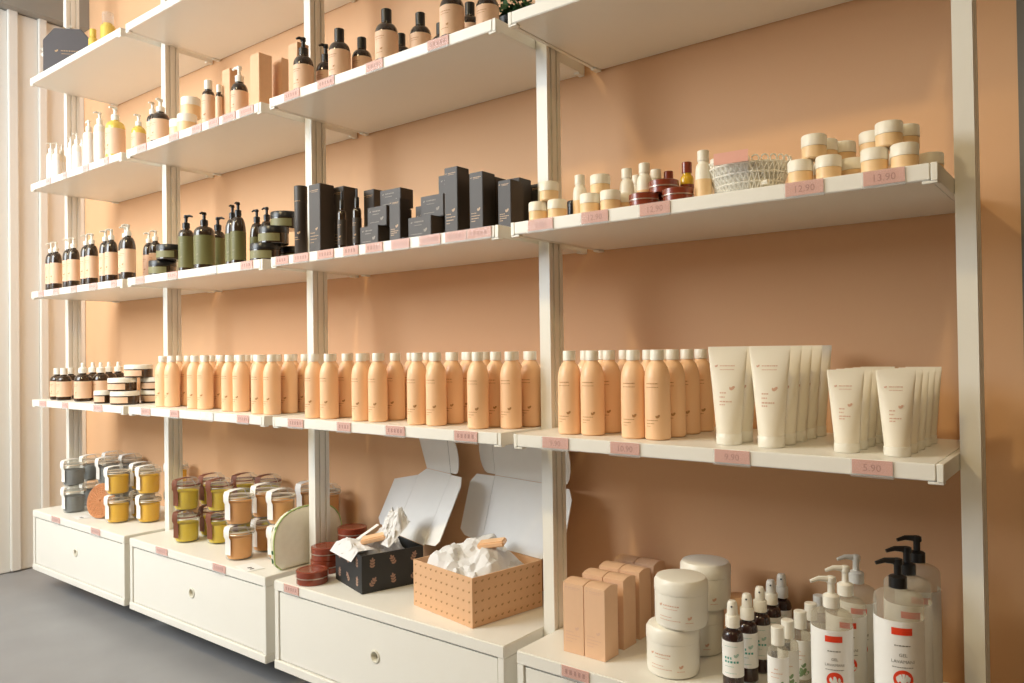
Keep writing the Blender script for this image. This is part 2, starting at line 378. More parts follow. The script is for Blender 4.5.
def bottle(r, hb, neck, gm, lab=None, lz=(.0, .0), la=(-180, 180), prt=None, sh=.03):
    # glass body with rounded shoulder up to hb, then a neck
    prof = [(0, 0), (r-.003, 0), (r, .003), (r, hb-sh)]
    for k in range(1, 6):
        t = k/5*PI/2; prof.append((neck+(r-neck)*math.cos(t), hb-sh+sh*math.sin(t)))
    prof += [(neck, hb+.004), (0, hb+.004)]
    ps = [('body', MB().lathe(prof, 28).build('body', gm), None)]
    if lab: ps.append(('label', MB().sleeve(r+.0001, lz[0], lz[1], la[0], la[1]).build('label', lab), 0))
    if prt:
        p = MB(); fn = cyl(r+.0008); zt = lz[1]; hl = lz[1]-lz[0]; n = len(ps)-1
        words(p, -r*.55, r*.5, zt-hl*.22, .0016, fn, RND); words(p, -r*.55, r*.3, zt-hl*.30, .0011, fn, RND); leaf(p, r*.1, lz[0]+hl*.3, hl*.1, fn); words(p, -r*.5, r*.3, lz[0]+hl*.2, .0013, fn, RND)
        ps.append(('print', p.build('print', prt, smooth=False), None))
    return ps
def with_pump(ps, hb, rc, total, m, ang=-90, reach=.026):
    c, h = pump(hb+.0042, rc, total-hb-.0042, m, reach, ang); return ps+[('collar', c, None), ('pump_head', h, None)]
def with_cap(ps, hb, rc, total, m):
    return ps+[('cap', MB().lathe([(0, hb+.0042), (rc, hb+.0042), (rc, total-.001), (rc-.001, total), (0, total)], 20).build('cap', m), None)]
def with_dropper(ps, hb, rc, total, m):
    z = hb+.0042; t = total-z
    return ps+[('cap', MB().lathe([(0, z), (rc, z), (rc, z+t*.45), (rc*.8, z+t*.5), (rc*.45, z+t*.55), (rc*.42, z+t*.93), (rc*.3, total), (0, total)], 18).build('cap', m), None)]
def jar(r, h, hl, bm, lm, band=None):
    ps = [('body', MB().lathe([(0, 0), (r-.002, 0), (r, .002), (r, h-hl-.0004), (0, h-hl-.0004)], 28).build('body', bm), None),
          ('lid', MB().lathe([(0, h-hl), (r+.0006, h-hl), (r+.0006, h-.002), (r-.001, h), (0, h)], 28).build('lid', lm), None)]
    if band: ps.append(('label', MB().sleeve(r+.0001, .006, h-hl-.004, -70, 70, n=14).build('label', band), 0))
    return ps
def carton(wd, dp, h, m, pm, prnt='tall', round_top=False):
    b = MB()
    if round_top:                                                     # tuck-top carton with a softly arched lid
        n = 8; arc = [(wd/2-wd*i/n, .0, h-.006+.006*math.sin(PI*i/n)) for i in range(n+1)]
        pr = [(-wd/2, 0)]+[(-wd/2, h-.004)]+[(wd/2*0-wd/2+wd*i/n, h-.004+.004*math.sin(PI*i/n)) for i in range(1, n)]+[(wd/2, h-.004), (wd/2, 0)]
        pr = [(0, 0), (0, h-.005)]+[(dp*i/n, h-.005+.005*math.sin(PI*i/n)) for i in range(1, n)]+[(dp, h-.005), (dp, 0)]
        b.loft([[(-wd/2, y, z) for y, z in pr], [(wd/2, y, z) for y, z in pr]])
        me = b.build('carton', m, ang=30)
    else: me = b.box(-wd/2, wd/2, 0, dp, 0, h).build('carton', m, bevel=.0012)
    p = MB(); fn = front(-.0003); wi = wd*.36
    if prnt == 'tall':
        leaf(p, -wi-.001, h*.90, .004, fn); words(p, -wi+.006, wi, h*.905, .0018, fn, RND); words(p, -wi+.006, wi*.8, h*.885, .001, fn, RND)
        leaf(p, wi*.35, h*.33, .010, fn)
        for k, x1 in enumerate((.1, .9, .5, -.2)): words(p, -wi, wi*x1, h*(.29-.045*k), .0018, fn, RND)
    else:
        leaf(p, -wi, h*.72, .006, fn); words(p, -wi+.010, wi*.5, h*.74, .003, fn, RND); words(p, -wi+.010, wi*.3, h*.6, .0016, fn, RND); leaf(p, wi*.6, h*.28, .012, fn); words(p, -wi, wi*.3, h*.2, .0016, fn, RND)
    if prnt == 'tall' and not round_top:                              # lighter seal panel on the side
        pass
    return [('body', me, None), ('print', p.build('print', pm, smooth=False), 0)]
def clip_jar(content, strip, gasket, fill=.062):
    r, h = .0365, .095
    g = MB().lathe([(0, 0), (r-.004, 0), (r-.001, .003), (r, .010), (r+.001, .064), (r+.0035, .068), (r+.0035, .074), (r-.001, .0745), (r-.0012, .064), (r-.003, .010), (r-.005, .0035), (0, .0035)], 28).build('glass_body', M_GLASS)
    c = MB().lathe([(0, .004), (r-.006, .004), (r-.0035, .010), (r-.0022, fill), (r-.006, fill+.001), (0, fill+.001)], 24).build('contents', content)
    ga = MB().lathe([(r-.004, .0752), (r+.004, .0752), (r+.004, .0778), (r-.004, .0778), (r-.004, .0752)], 28).build('gasket', gasket)
    l = MB().lathe([(0, .0785), (r+.003, .0785), (r+.0035, .083), (r+.001, .0875), (r-.004, .089), (r-.007, .0945), (0, .095)], 28).build('lid', M_GLASS)
    w = MB()
    for sx in (-1, 1): w.tube([(sx*(r+.005), .0, .072), (sx*(r+.007), -.004, .082), (sx*(r*.6), .002, .0925)], .0011, 5)
    w.tube([(r*math.cos(t)*1.115, r*math.sin(t)*1.115, .0712) for t in [2*PI*i/24 for i in range(25)]], .0011, 5)
    s = MB(); wd = .011; path = [(.012, .0957), (-.022, .0957), (-r-.0025, .0925), (-r-.0062, .084), (-r-.0062, .066), (-r-.0015, .058), (-r-.0015, .016)]
    vs = []; fs = []
    for y, z in path: vs += [(-wd, y, z), (wd, y, z)]
    n = len(path)
    for y, z in path: vs += [(-wd, y-.0004, z+.0003), (wd, y-.0004, z+.0003)]
    for k in range(n-1):
        a = 2*k; fs += [(a, a+1, a+3, a+2), (2*n+a, 2*n+a+2, 2*n+a+3, 2*n+a+1), (a, a+2, 2*n+a+2, 2*n+a), (a+1, 2*n+a+1, 2*n+a+3, a+3)]
    fs += [(0, 2*n, 2*n+1, 1), (2*n-2, 2*n-1, 4*n-1, 4*n-2)]
    s.add(vs, fs)
    return [('glass_body', g, None), ('contents', c, None), ('gasket', ga, None), ('lid', l, None), ('wire_bail', w.build('wire_bail', M_WIRE), None), ('paper_strip', s.build('paper_strip', strip), None)]
def tin(r, h, m):
    return [('base', MB().lathe([(0, 0), (r-.001, 0), (r, .001), (r, h*.45), (0, h*.45)], 28).build('base', m), None),
            ('rim', MB().lathe([(0, h*.452), (r+.0012, h*.452), (r+.0012, h*.53), (0, h*.53)], 28).build('rim', M_SILVER), None),
            ('lid', MB().lathe([(0, h*.532), (r+.001, h*.532), (r+.001, h-.0015), (r-.0015, h), (r-.008, h), (r-.009, h-.001), (0, h-.001)], 28).build('lid', m), None)]
P3 = lambda u, v, y, z: (onY(u, v, y).x, y, z)

# ------------------------------------------------------------------ shelf B: peach bottles, tubes, tins, medicine bottles
PB = peach_bottle()
def pb(x, y, label, grp): place(PB, 'peach_bottle', label, 'bottle', (x, y, ZB+.0006), R(RND.uniform(4, 14)), grp)
blocks = []
for xb, yb, wh in ((.985, .072, 'in the block beside the white-lidded tins'), (1.203, .066, 'in the block above the white price tag'), (1.404, .066, 'in the block one on from the white price tag'), (1.586, .050, 'in the block before the slotted post above the loofah')):
    blocks.append(([(xb, yb), (xb-.055, yb-.004)]+[(xb, yb+.058*k) for k in (1, 2, 3)]+[(xb-.055, yb-.004+.058*k) for k in (1, 2, 3)], wh))
for xb, yb, dx, wh in ((1.850, .044, .056, 'in the block above the maroon tins'), (2.032, .052, .056, 'in the block above the black gift box'), (2.232, .055, .057, 'in the block above both gift boxes')):
    blocks.append(([(xb, yb), (xb-dx, yb-.006)]+[(xb, yb+.060*k) for k in (1, 2, 3)]+[(xb-dx, yb-.006+.060*k) for k in (1, 2, 3)], wh))
blocks.append(([(2.365, .052), (2.428, .092), (2.372, .108), (2.440, .152), (2.375, .170), (2.442, .215), (2.376, .230)], 'above the open craft gift box'))
blocks.append(([(2.604, .066), (2.656, .072), (2.660, .132), (2.664, .192), (2.608, .126), (2.610, .190)], 'in the small block next to the post'))
blocks.append(([(2.753, .068), (2.804, .070), (2.806, .132), (2.808, .194), (2.810, .256), (2.755, .130), (2.757, .192)], 'in the block beside the tall ivory tubes'))
for pts, wh in blocks:
    for k, (x, y) in enumerate(pts):
        w_ = 'peach bottle at the shelf edge ' if k < 2 else 'peach bottle behind the shelf-edge pair '
        pb(x, y, w_+wh, w_.replace('bottle', 'bottles')+wh)
ORD = ['foremost of the file', 'second in the file', 'midway in the file', 'fourth in the file', 'rearmost of the file']
TL, TS = tube(.176, .0225, .0345), tube(.135, .0195, .0285)
for k in range(2): place(TL, 'cream_tube', 'tall ivory tube beside the peach bottles, '+ORD[k], 'tube', (2.945+.001*k, .072+.052*k, ZB+.0006), R(12), 'tall tubes beside the peach bottles')
for k in range(5): place(TL, 'cream_tube', 'tall ivory tube next to the shorter tubes, '+ORD[k], 'tube', (3.022+.002*k, .072+.054*k, ZB+.0006), R(11), 'tall tubes next to the shorter tubes')
for k in range(5): place(TS, 'cream_tube', 'short ivory tube next to the tall tubes, '+ORD[k], 'tube', (3.147+.001*k, .072+.050*k, ZB+.0006), R(11), 'short tubes next to the tall tubes')
for k in range(5): place(TS, 'cream_tube', 'short ivory tube next to the bare shelf end, '+ORD[k], 'tube', (3.224+.001*k, .066+.050*k, ZB+.0006), R(11), 'short tubes next to the shelf end')
# medicine bottles and tins in the first bay
MEDC = with_cap(bottle(.027, .098, .011, M_AMBER, M_LABEL, (.014, .075), prt=M_PRINT, sh=.02), .098, .0135, .128, M_CAPW)
MEDD = with_dropper(bottle(.031, .105, .012, M_AMBER, M_LABEL, (.012, .078), prt=M_PRINT, sh=.028), .105, .016, .150, M_CAPW)
for u, v, y in ((57.5, 385, .06), (64, 385, .055), (71, 385, .115)):
    place(MEDC, 'medicine_bottle', 'squat amber bottle with plain white cap and blush label', 'bottle', P3(u, v, y, ZB+.0006), R(10), 'capped amber bottles next to the post')
for u, v, y in ((83, 385, .06), (93, 385, .14), (101, 385, .12), (109, 385, .205), (118.5, 385, .265)):
    place(MEDD, 'dropper_bottle', 'amber dropper bottle with blush label beside the white-lidded tins', 'bottle', P3(u, v, y, ZB+.0006), R(8), 'amber dropper bottles')
TIN = jar(.048, .047, .016, M_AMBER, M_CAPW, M_LABEL)
tz = ZB+.0006
t0 = P3(125, 395, .056, 0)
for dx, y, z, lb in ((0, .056, 0, 'bottom front'), (-.028, .060, .0472, 'resting on the front one'), (.0, .165, 0, 'bottom of the rear stack'), (.004, .163, .0472, 'middle of the rear stack'), (-.012, .112, .0944, 'topmost of the pile')):
    place(TIN, 'balm_tin', 'wide amber tin with white lid, '+lb, 'tin', (t0[0]+dx, y, tz+z), R(5), 'white-lidded tins in a pile')
place(jar(.030, .047, .016, M_AMBER, M_CAPW, M_LABEL), 'balm_tin', 'narrow amber tin with white lid beside the wide tins', 'tin', P3(103, 395, .040, tz), R(5), 'white-lidded tins in a pile')

# ------------------------------------------------------------------ shelf C
AMP = with_pump(bottle(.0215, .150, .009, M_BROWN, M_LABEL, (.026, .108), prt=M_PRINT, sh=.035), .150, .0105, .194, M_CAPW, -100, .02)
AMPL = with_pump(bottle(.0245, .152, .010, M_BROWN, M_LABEL, (.026, .108), prt=M_PRINT, sh=.038), .152, .0115, .197, M_CAPW, -100, .022)
zc = ZC+.0006
for u in (56, 73.7, 92, 111.5):
    for du, y in ((0, .035), (-6, .033)): 
        x = onY(u, 260, .035).x; place(AMP, 'pump_bottle', 'slim amber pump bottle, '+('post-side one beside' if du == 0 else 'wall-side one beside')+' its twin, '+{56: 'pair nearest the panel wall', 73.7: 'second pair from the panel wall', 92: 'third pair from the panel wall', 111.5: 'fourth pair from the panel wall'}[u], 'bottle', (x+(0 if du == 0 else -.050), .035 if du == 0 else .037, zc), R(8), 'slim amber pump bottles in pairs')
x = onY(134, 250, .04).x
for xx, y in ((.757, .036), (.706, .052)): place(AMPL, 'pump_bottle', 'larger amber pump bottle beside the dark low tins', 'bottle', (xx, y, zc), R(8), 'larger amber pump bottles')
for u, y in ((155.5, .155), (149, .165)):
    place(AMP, 'pump_bottle', 'amber white-pumped bottle standing behind the dark low tins', 'bottle', P3(u, 250, y, zc), R(8), 'amber pump bottles behind the tins')
DT = jar(.043, .050, .018, M_BROWN, M_BLACKP, M_SAGE)
for x, y, z, lb in ((.965, .052, 0, 'dark tin with sage label beside the amber pump bottles, bottom one'), (1.005, .058, .0504, 'dark tin with sage label beside the amber pump bottles, upper one'),
                    (1.560, .050, 0, 'dark tin with sage label beside the black cylinder, bottom one'), (1.572, .070, .0504, 'dark tin with sage label beside the black cylinder, middle one'), (1.560, .120, .1008, 'dark tin with sage label beside the black cylinder, topmost one')):
    place(DT, 'dark_tin', lb, 'tin', (x, y, zc+z), R(8), 'dark tins with sage labels')
place(DT, 'dark_tin', 'dark tin behind the black cylinder, under the topmost one', 'tin', (1.560, .150, zc), R(8), 'dark tins with sage labels')
OLV = with_pump(bottle(.024, .142, .010, M_BROWN, M_OLIVE, (.016, .118), prt=M_SAGE, sh=.02), .142, .012, .190, M_BLACKP, 10, .026)
OLVW = with_pump(bottle(.0315, .138, .011, M_BROWN, M_OLIVE, (.016, .108), prt=M_SAGE, sh=.022), .138, .012, .184, M_BLACKP, -80, .018)
OLVT = with_pump(bottle(.022, .145, .009, M_BROWN, M_OLIVE, (.014, .100), prt=M_SAGE, sh=.045), .145, .010, .190, M_BLACKP, -70, .018)
place(OLV, 'olive_pump_bottle', 'olive-labelled bottle with a long black spout beside the post', 'bottle', (1.112, .056, zc), R(8), 'olive pump bottles')
place(OLVW, 'olive_pump_bottle', 'widest olive-labelled pump bottle', 'bottle', (1.232, .050, zc), R(8), 'olive pump bottles')
place(OLV, 'olive_pump_bottle', 'olive-labelled pump bottle half hidden behind the widest one', 'bottle', P3(218, 240, .145, zc), R(8), 'olive pump bottles')
place(OLVT, 'olive_pump_bottle', 'slender sloping olive-labelled pump bottle standing forward', 'bottle', (1.428, .046, zc), R(8), 'olive pump bottles')
place(OLVT, 'olive_pump_bottle', 'slender olive-labelled pump bottle just behind its twin', 'bottle', (1.376, .060, zc), R(8), 'olive pump bottles')
for u, y in ((257, .15), (267, .148)): place(OLVT, 'olive_pump_bottle', 'slender olive pump bottle behind the dark tins, spout sideways', 'bottle', P3(u, 235, y, zc), R(-90), 'olive pump bottles behind the tins')
cyl_body = MB().lathe([(0, 0), (.0168, 0), (.0176, .001), (.0176, .148), (0, .148)], 24).build('body', M_BOXK)
cyl_lid = MB().lathe([(0, .1484), (.0180, .1484), (.0180, .193), (.017, .194), (0, .194)], 24).build('lid', M_BOXK)
cp = MB(); leaf(cp, .004, .060, .010, cyl(.0179))
for z, a in ((.050, .006), (.044, .010), (.150, .012)): words(cp, -.008, a, z, .002, cyl(.0183), RND)
place([('body', cyl_body, None), ('lid', cyl_lid, None), ('print', cp.build('print', M_GOLD, smooth=False), 0)], 'cylinder_box', 'round black cardboard cylinder beside a tall charcoal carton', 'box', (1.731, .048, zc), R(10))
CT = {}
def kbox(x0, x1, y0, y1, h, z, label, style='tall', rz=0):
    key = (round(x1-x0, 3), round(y1-y0, 3), round(h, 3), style)
    if key not in CT: CT[key] = carton(x1-x0, y1-y0, h, M_BOXK, M_GOLD if style == 'tall' else M_KTXT, style)
    place(CT[key], 'charcoal_carton', label, 'box', ((x0+x1)/2, y0, zc+z), rz, 'charcoal cartons')
kbox(1.790, 1.838, .030, .078, .186, 0, 'tallest charcoal carton, beside the black cylinder')
kbox(1.827, 1.868, .085, .132, .183, 0, 'tall charcoal carton behind the slim dropper bottles')
kbox(1.874, 1.916, .150, .196, .178, 0, 'tall charcoal carton behind the pile of small cartons')
kbox(1.997, 2.064, .030, .068, .049, 0, 'small flat charcoal carton, lowest of its pile, beside the dropper bottles', 'low')
kbox(1.990, 2.060, .070, .112, .0485, 0, 'small charcoal carton carrying the middle of the pile', 'low')
kbox(2.005, 2.076, .048, .088, .050, .0496, 'small charcoal carton in the middle of its pile', 'low')
kbox(2.002, 2.078, .090, .134, .099, 0, 'charcoal carton under the topmost of the pile', 'low')
kbox(2.012, 2.088, .085, .130, .048, .0998, 'small charcoal carton topmost of the pile beside the dropper bottles', 'low')
kbox(2.105, 2.143, .030, .066, .105, 0, 'middling charcoal carton between the two piles of small cartons')
kbox(2.115, 2.160, .110, .150, .098, 0, 'charcoal carton set back between the two piles', 'low')
kbox(2.170, 2.246, .030, .074, .052, 0, 'small charcoal carton, lowest of the pile beside the tall carton', 'low')
kbox(2.180, 2.258, .076, .120, .052, 0, 'small charcoal carton behind the lowest of its pile', 'low')
kbox(2.183, 2.258, .060, .104, .053, .0526, 'small charcoal carton on two others beside the tall carton', 'low')
kbox(2.182, 2.258, .124, .166, .108, 0, 'charcoal carton carrying the topmost carton near the tall one', 'low')
kbox(2.184, 2.258, .122, .166, .058, .1086, 'small charcoal carton on the top of the pile near the tall one', 'low')
kbox(2.290, 2.330, .030, .071, .153, 0, 'tall narrow charcoal carton beside the pile of small cartons')
kbox(2.366, 2.405, .030, .074, .130, 0, 'charcoal carton, second in size toward the shelf end')
kbox(2.358, 2.396, .085, .128, .128, 0, 'charcoal carton behind the second tall one')
kbox(2.412, 2.450, .105, .150, .122, 0, 'charcoal carton set back between two others near the shelf end')
kbox(2.432, 2.468, .050, .098, .106, 0, 'shortest upright charcoal carton at the shelf end')
kbox(2.430, 2.468, .165, .21, .116, 0, 'charcoal carton deepest at the shelf end')
DRP = with_dropper(bottle(.0115, .105, .006, M_BROWN, M_BOXK, (.012, .078), prt=M_GOLD, sh=.014), .105, .0062, .155, M_BLACKP)
for u, y in ((342, .04), (357, .045)): place(DRP, 'slim_dropper', 'slim black dropper bottle standing before the tall charcoal cartons', 'bottle', P3(u, 220, y, zc), R(10), 'slim black droppers')
# fourth bay: small jars, bottles, tins, basket
JR = jar(.0195, .0395, .019, M_JARP, M_JARW)
def js(lst, lab, grp):
    for x, y, k in lst: place(JR, 'cream_jar', lab+(', resting on others' if k else ', at the shelf edge' if y < .06 else ', behind'), 'jar', (x, y, zc+k*.0398), R(8), grp)
js([(2.556, .030, 0), (2.600, .036, 0), (2.580, .036, 1)], 'tiny peach jar in the trio next to the post', 'tiny jars next to the post')
js([(2.683, .030, 0), (2.730, .030, 0), (2.694, .052, 1), (2.688, .073, 0), (2.735, .074, 0)], 'tiny peach jar between the white-capped bottles', 'tiny jars between the bottles')
js([(3.092, .034, 0), (3.137, .034, 0), (3.113, .040, 1), (3.120, .078, 0), (3.118, .084, 1), (3.162, .080, 0), (3.140, .120, 0), (3.138, .120, 1)], 'tiny peach jar in the pile beside the lace basket', 'tiny jars beside the lace basket')
js([(3.206, .034, 0), (3.249, .034, 0), (3.226, .042, 1), (3.196, .082, 0), (3.192, .084, 1), (3.238, .080, 0), (3.242, .082, 1), (3.268, .128, 0)], 'tiny peach jar in the pile by the bare shelf end', 'tiny jars at the shelf end')
WB = with_cap(bottle(.0145, .066, .0095, M_JARW, M_JARP, (.001, .036), sh=.020), .066, .0105, .089, M_JARW)
for u, v, y in ((580, 195, .06), (627, 190, .075), (644.5, 185, .058), (637, 190, .14), (656, 188, .12)):
    place(WB, 'lotion_bottle', 'small peach bottle with white shoulder among the tiny jars', 'bottle', P3(u, v, y, zc), R(8), 'small white-shouldered bottles')
for u, v, y in ((703.5, 175, .045), (716, 175, .12)):
    place(WB, 'lotion_bottle', 'small peach bottle with white shoulder next to the lace basket', 'bottle', P3(u, v, y, zc), R(8), 'white-shouldered bottles next to the basket')
place(jar(.012, .050, .012, M_BLACKP, M_BLACKP), 'black_pot', 'little black pot half hidden behind the peach jar trio', 'jar', (2.590, .110, zc), 0)
MT = tin(.0275, .0245, M_MAROON)
for u, y, k, lb in ((644, .036, 0, 'small maroon tin lying nearest the little bottles'), (664, .060, 1, 'small maroon tin resting on another'), (678, .036, 0, 'small maroon tin before the golden oil bottles'), (664, .095, 0, 'small maroon tin under the raised one')):
    x = onY(u, 195, y).x
    place(MT, 'maroon_tin', lb, 'tin', (x, y, zc+k*.0248), 0, 'small maroon tins on the shelf')
OILB = with_cap(bottle(.0125, .060, .008, M_OIL, M_MAROON, (.004, .042), sh=.010), .060, .0095, .085, M_MAROON)
for u, y in ((668.5, .135), (687, .090)): place(OILB, 'oil_bottle', 'little golden oil bottle with maroon cap and label', 'bottle', P3(u, 180, y, zc), 0, 'golden oil bottles')
# lace basket with a pink tag on its edge
def lace_basket():
    m = MB(); n = 56; rx, ry = .070, .055; rings = []
    def ringp(a, k, z, wob): return [(rx*k*math.cos(2*PI*i/n)*(1+wob*math.cos(14*2*PI*i/n)), ry*k*math.sin(2*PI*i/n)*(1+wob*math.cos(14*2*PI*i/n)), z+wob*.06*math.sin(14*2*PI*i/n)) for i in range(n)]
    # open lattice: wavy cords from base to rim plus rings and loops
    for k in range(42):
        a = 2*PI*k/42
        for s in (-1, 1):
            pts = []
            for t in range(6):
                q = t/5; aa = a+s*.22*q; kk = .78+.26*q
                pts.append((rx*kk*math.cos(aa), ry*kk*math.sin(aa), .003+.047*q))
            m.tube(pts, .0012, 5)
    for z, kk in ((.003, .78), (.018, .86), (.034, .95), (.050, 1.04)):
        m.tube([(rx*kk*math.cos(2*PI*i/48), ry*kk*math.sin(2*PI*i/48), z) for i in range(49)], .0018, 5)
    for k in range(28):
        a = 2*PI*k/28; c = Vector((rx*1.05*math.cos(a), ry*1.05*math.sin(a), .055)); td = Vector((-math.sin(a), math.cos(a), 0))
        m.tube([c+td*.006*math.cos(t)+Vector((0, 0, .006*math.sin(t))) for t in [PI*i/6 for i in range(-1, 8)]], .0014, 5)
    side_ = m.build('lattice', M_LACE)
    base = MB().lathe([(0, 0), (.052, 0), (.053, .0015), (.052, .003), (0, .003)], 32)
    base.v = [(x*1.02, y*.80, z) for x, y, z in base.v]
    fill = MB(); rr = random.Random(3)
    for k in range(26):
        a, d = rr.uniform(0, 2*PI), rr.uniform(0, .75); c = Vector((rx*d*math.cos(a), ry*d*math.sin(a), .018+rr.uniform(0, .028)))
        b = Vector((rr.uniform(-1, 1), rr.uniform(-1, 1), rr.uniform(-.3, .3))).normalized()*.018
        fill.tube([c-b, c-b*.3+Vector((0, 0, .006)), c+b*.4-Vector((0, 0, .004)), c+b], .0045, 6)
    liner = MB().lathe([(0, .0035), (.051, .0035), (.068, .050), (.0665, .050), (.050, .0045), (0, .0045)], 36); liner.v = [(x, y*.79, z) for x, y, z in liner.v]
    return [('lattice', side_, None), ('liner', liner.build('liner', M_LACE), None), ('base', base.build('base', M_LACE), None), ('lace_rolls', fill.build('lace_rolls', M_LACE), None)]
bx_ = onY(752, 180, .075).x
place(lace_basket(), 'lace_basket', 'white lace basket filled with lace rolls on the shelf of tiny jars', 'basket', (bx_-.006, .075, zc), 0)
tp = [('holder', MB().box(-.030, .030, -.001, .001, 0, .050).box(-.030, .030, -.001, .016, 0, .0015).build('holder', M_CLEAR, smooth=False), None),
      ('card', MB().box(-.030, .030, -.0018, -.0011, .048, .068).build('card', M_PINK, smooth=False), None)]
place(tp, 'price_card', 'pink price card in a clear stand before the white lace basket', 'price tag', (onY(733, 175, .012).x, .004, zc), R(3))

# ------------------------------------------------------------------ shelf D
zd = ZD+.0006
WPS = with_pump(bottle(.0155, .115, .008, M_CAPW, M_WCARD, (.015, .085), sh=.015), .115, .009, .158, M_CAPW, -90, .018)
WPL = with_pump(bottle(.0205, .155, .009, M_CAPW, M_WCARD, (.02, .125), sh=.018), .155, .011, .202, M_CAPW, 180, .024)
for u, y in ((51, .035), (57, .050), (62, .075)): place(WPS, 'white_pump_bottle', 'slim white pump bottle in the trio at the shelf end by the panel wall', 'bottle', P3(u, 165, y, zd), R(5), 'slim white pumps by the panel wall')
for u, y in ((71, .05), (77, .045), (82, .085)): place(WPS, 'white_pump_bottle', 'slim white pump bottle just beside the taller white ones', 'bottle', P3(u, 160, y, zd), R(5), 'slim white pumps beside the taller ones')
place(WPL, 'white_pump_bottle', 'taller white pump bottle with sideways spout', 'bottle', P3(89, 150, .062, zd), R(5))
place(WPL, 'white_pump_bottle', 'taller white pump bottle beside the golden oil bottle', 'bottle', P3(100, 148, .045, zd), R(95))
YO = with_pump(bottle(.033, .145, .013, M_YELC, M_LABEL, (.02, .115), prt=M_PRINT, sh=.022), .145, .014, .200, M_CAPW, -80, .026)
place(YO, 'golden_pump_bottle', 'big golden body oil bottle with blush label and white pump', 'bottle', P3(115.5, 140, .050, zd), R(5))
YO2 = with_pump(bottle(.025, .125, .010, M_YELC, M_LABEL, (.018, .1), prt=M_PRINT, sh=.02), .125, .011, .172, M_CAPW, -80, .02)
place(YO2, 'golden_pump_bottle', 'smaller golden oil bottle behind the post gap with white pump', 'bottle', (.700, .105, zd), R(5))
BRP = with_pump(bottle(.0315, .108, .012, M_BROWN, M_LABEL, (.012, .083), prt=M_PRINT, sh=.03), .108, .014, .158, M_CAPW, -70, .022)
place(BRP, 'brown_pump_bottle', 'wide brown bottle with blush label and white pump beside the stacked jars', 'bottle', (.968, .048, zd), R(5))
BRS = with_pump(bottle(.020, .125, .010, M_BROWN, M_LABEL, (.012, .1), prt=M_PRINT, sh=.024), .125, .011, .172, M_CAPW, -70, .02)
place(BRS, 'brown_pump_bottle', 'narrow brown bottle with white pump behind the wide one', 'bottle', (.872, .070, zd), R(5))
JL = jar(.030, .064, .026, M_JARP, M_JARW)
place(JL, 'cream_pot', 'large peach pot with white lid, top of its stack', 'jar', (1.130, .066, zd+.0644), R(5), 'large peach pots')
place(JL, 'cream_pot', 'large peach pot with white lid, under the top one beside the amber bottle', 'jar', (1.150, .042, zd), R(5), 'large peach pots')
place(JL, 'cream_pot', 'large peach pot with white lid, beside the wide brown bottle', 'jar', (1.076, .055, zd), R(5), 'large peach pots')
place(with_dropper(bottle(.013, .09, .007, M_JARP, None, sh=.02), .09, .008, .125, M_CAPW), 'small_spray', 'little white-topped bottle behind the large peach pots', 'bottle', (1.060, .110, zd), 0)
AB = with_cap(bottle(.0190, .118, .010, M_AMBER, M_LABEL, (.008, .103), prt=M_PRINT, sh=.014), .118, .0125, .151, M_CAPW)
place(AB, 'amber_bottle', 'amber bottle with white cap and long blush label beside the peach pots', 'bottle', P3(208.5, 100, .048, zd), R(8))
AB2 = with_cap(bottle(.0100, .098, .006, M_AMBER, M_LABEL, (.006, .088), sh=.009), .098, .0078, .126, M_CAPW)
place(AB2, 'amber_bottle', 'very slim amber bottle with white cap beside the kraft carton', 'bottle', P3(219, 100, .050, zd), R(8))
def kraft(x0, x1, y0, y1, h, label): place(carton(x1-x0, y1-y0, h, M_KRAFT, M_KRAFT), 'kraft_carton', label, 'box', ((x0+x1)/2, y0, zd), 0, 'kraft cartons on the shelf')
kraft(1.325, 1.368, .060, .095, .172, 'kraft carton between the very slim bottle and white pump')
kraft(1.512, 1.558, .036, .080, .166, 'tall kraft carton beside the brown white-pumped bottle')
kraft(1.522, 1.570, .105, .150, .168, 'kraft carton standing behind the other at the shelf end')
BRW = with_pump(bottle(.0250, .100, .011, M_BROWN, M_LABEL, (.010, .074), prt=M_PRINT, sh=.024), .100, .013, .154, M_CAPW, 190, .026)
place(BRW, 'brown_pump_bottle', 'brown bottle with white pump between two kraft cartons', 'bottle', (1.445, .044, zd), R(5))
kraft(1.664, 1.706, .060, .10, .166, 'kraft carton beside the black-pumped brown bottles')
BKP = with_pump(bottle(.0275, .106, .012, M_BROWN, M_LABEL, (.012, .078), prt=M_PRINT, sh=.026), .106, .0125, .160, M_BLACKP, -110, .02)
BKC = with_cap(bottle(.0285, .104, .0125, M_BROWN, M_LABEL, (.012, .080), prt=M_PRINT, sh=.024), .104, .0130, .141, M_BLACKP)
place(BKP, 'brown_pump_bottle', 'brown bottle with black pump standing forward on the shelf', 'bottle', (1.752, .046, zd), R(8), 'black-pumped brown bottles')
place(BKP, 'brown_pump_bottle', 'brown bottle with black pump set back between two others', 'bottle', P3(326, 70, .115, zd), R(8), 'black-pumped brown bottles')
for x, y, w_ in ((1.905, .046, 'beside the black pumps'), (2.086, .046, 'between two others'), (2.306, .046, 'nearest the shelf end')): place(BKC, 'brown_capped_bottle', 'brown bottle with black cap at the shelf edge, '+w_, 'bottle', (x, y, zd), R(10), 'black-capped brown bottles in front')
for u, v, y in ((362, 60, .105), (401, 45, .155), (420.5, 40, .098), (441, 40, .175), (470, 30, .135), (487.5, 20, .086)):
    x = onY(u, v, y).x
    place(BKC, 'brown_capped_bottle', 'brown bottle with black cap standing behind the shelf-edge ones', 'bottle', (min(x, 2.44), y, zd), R(10), 'black-capped brown bottles behind', sc=.93)
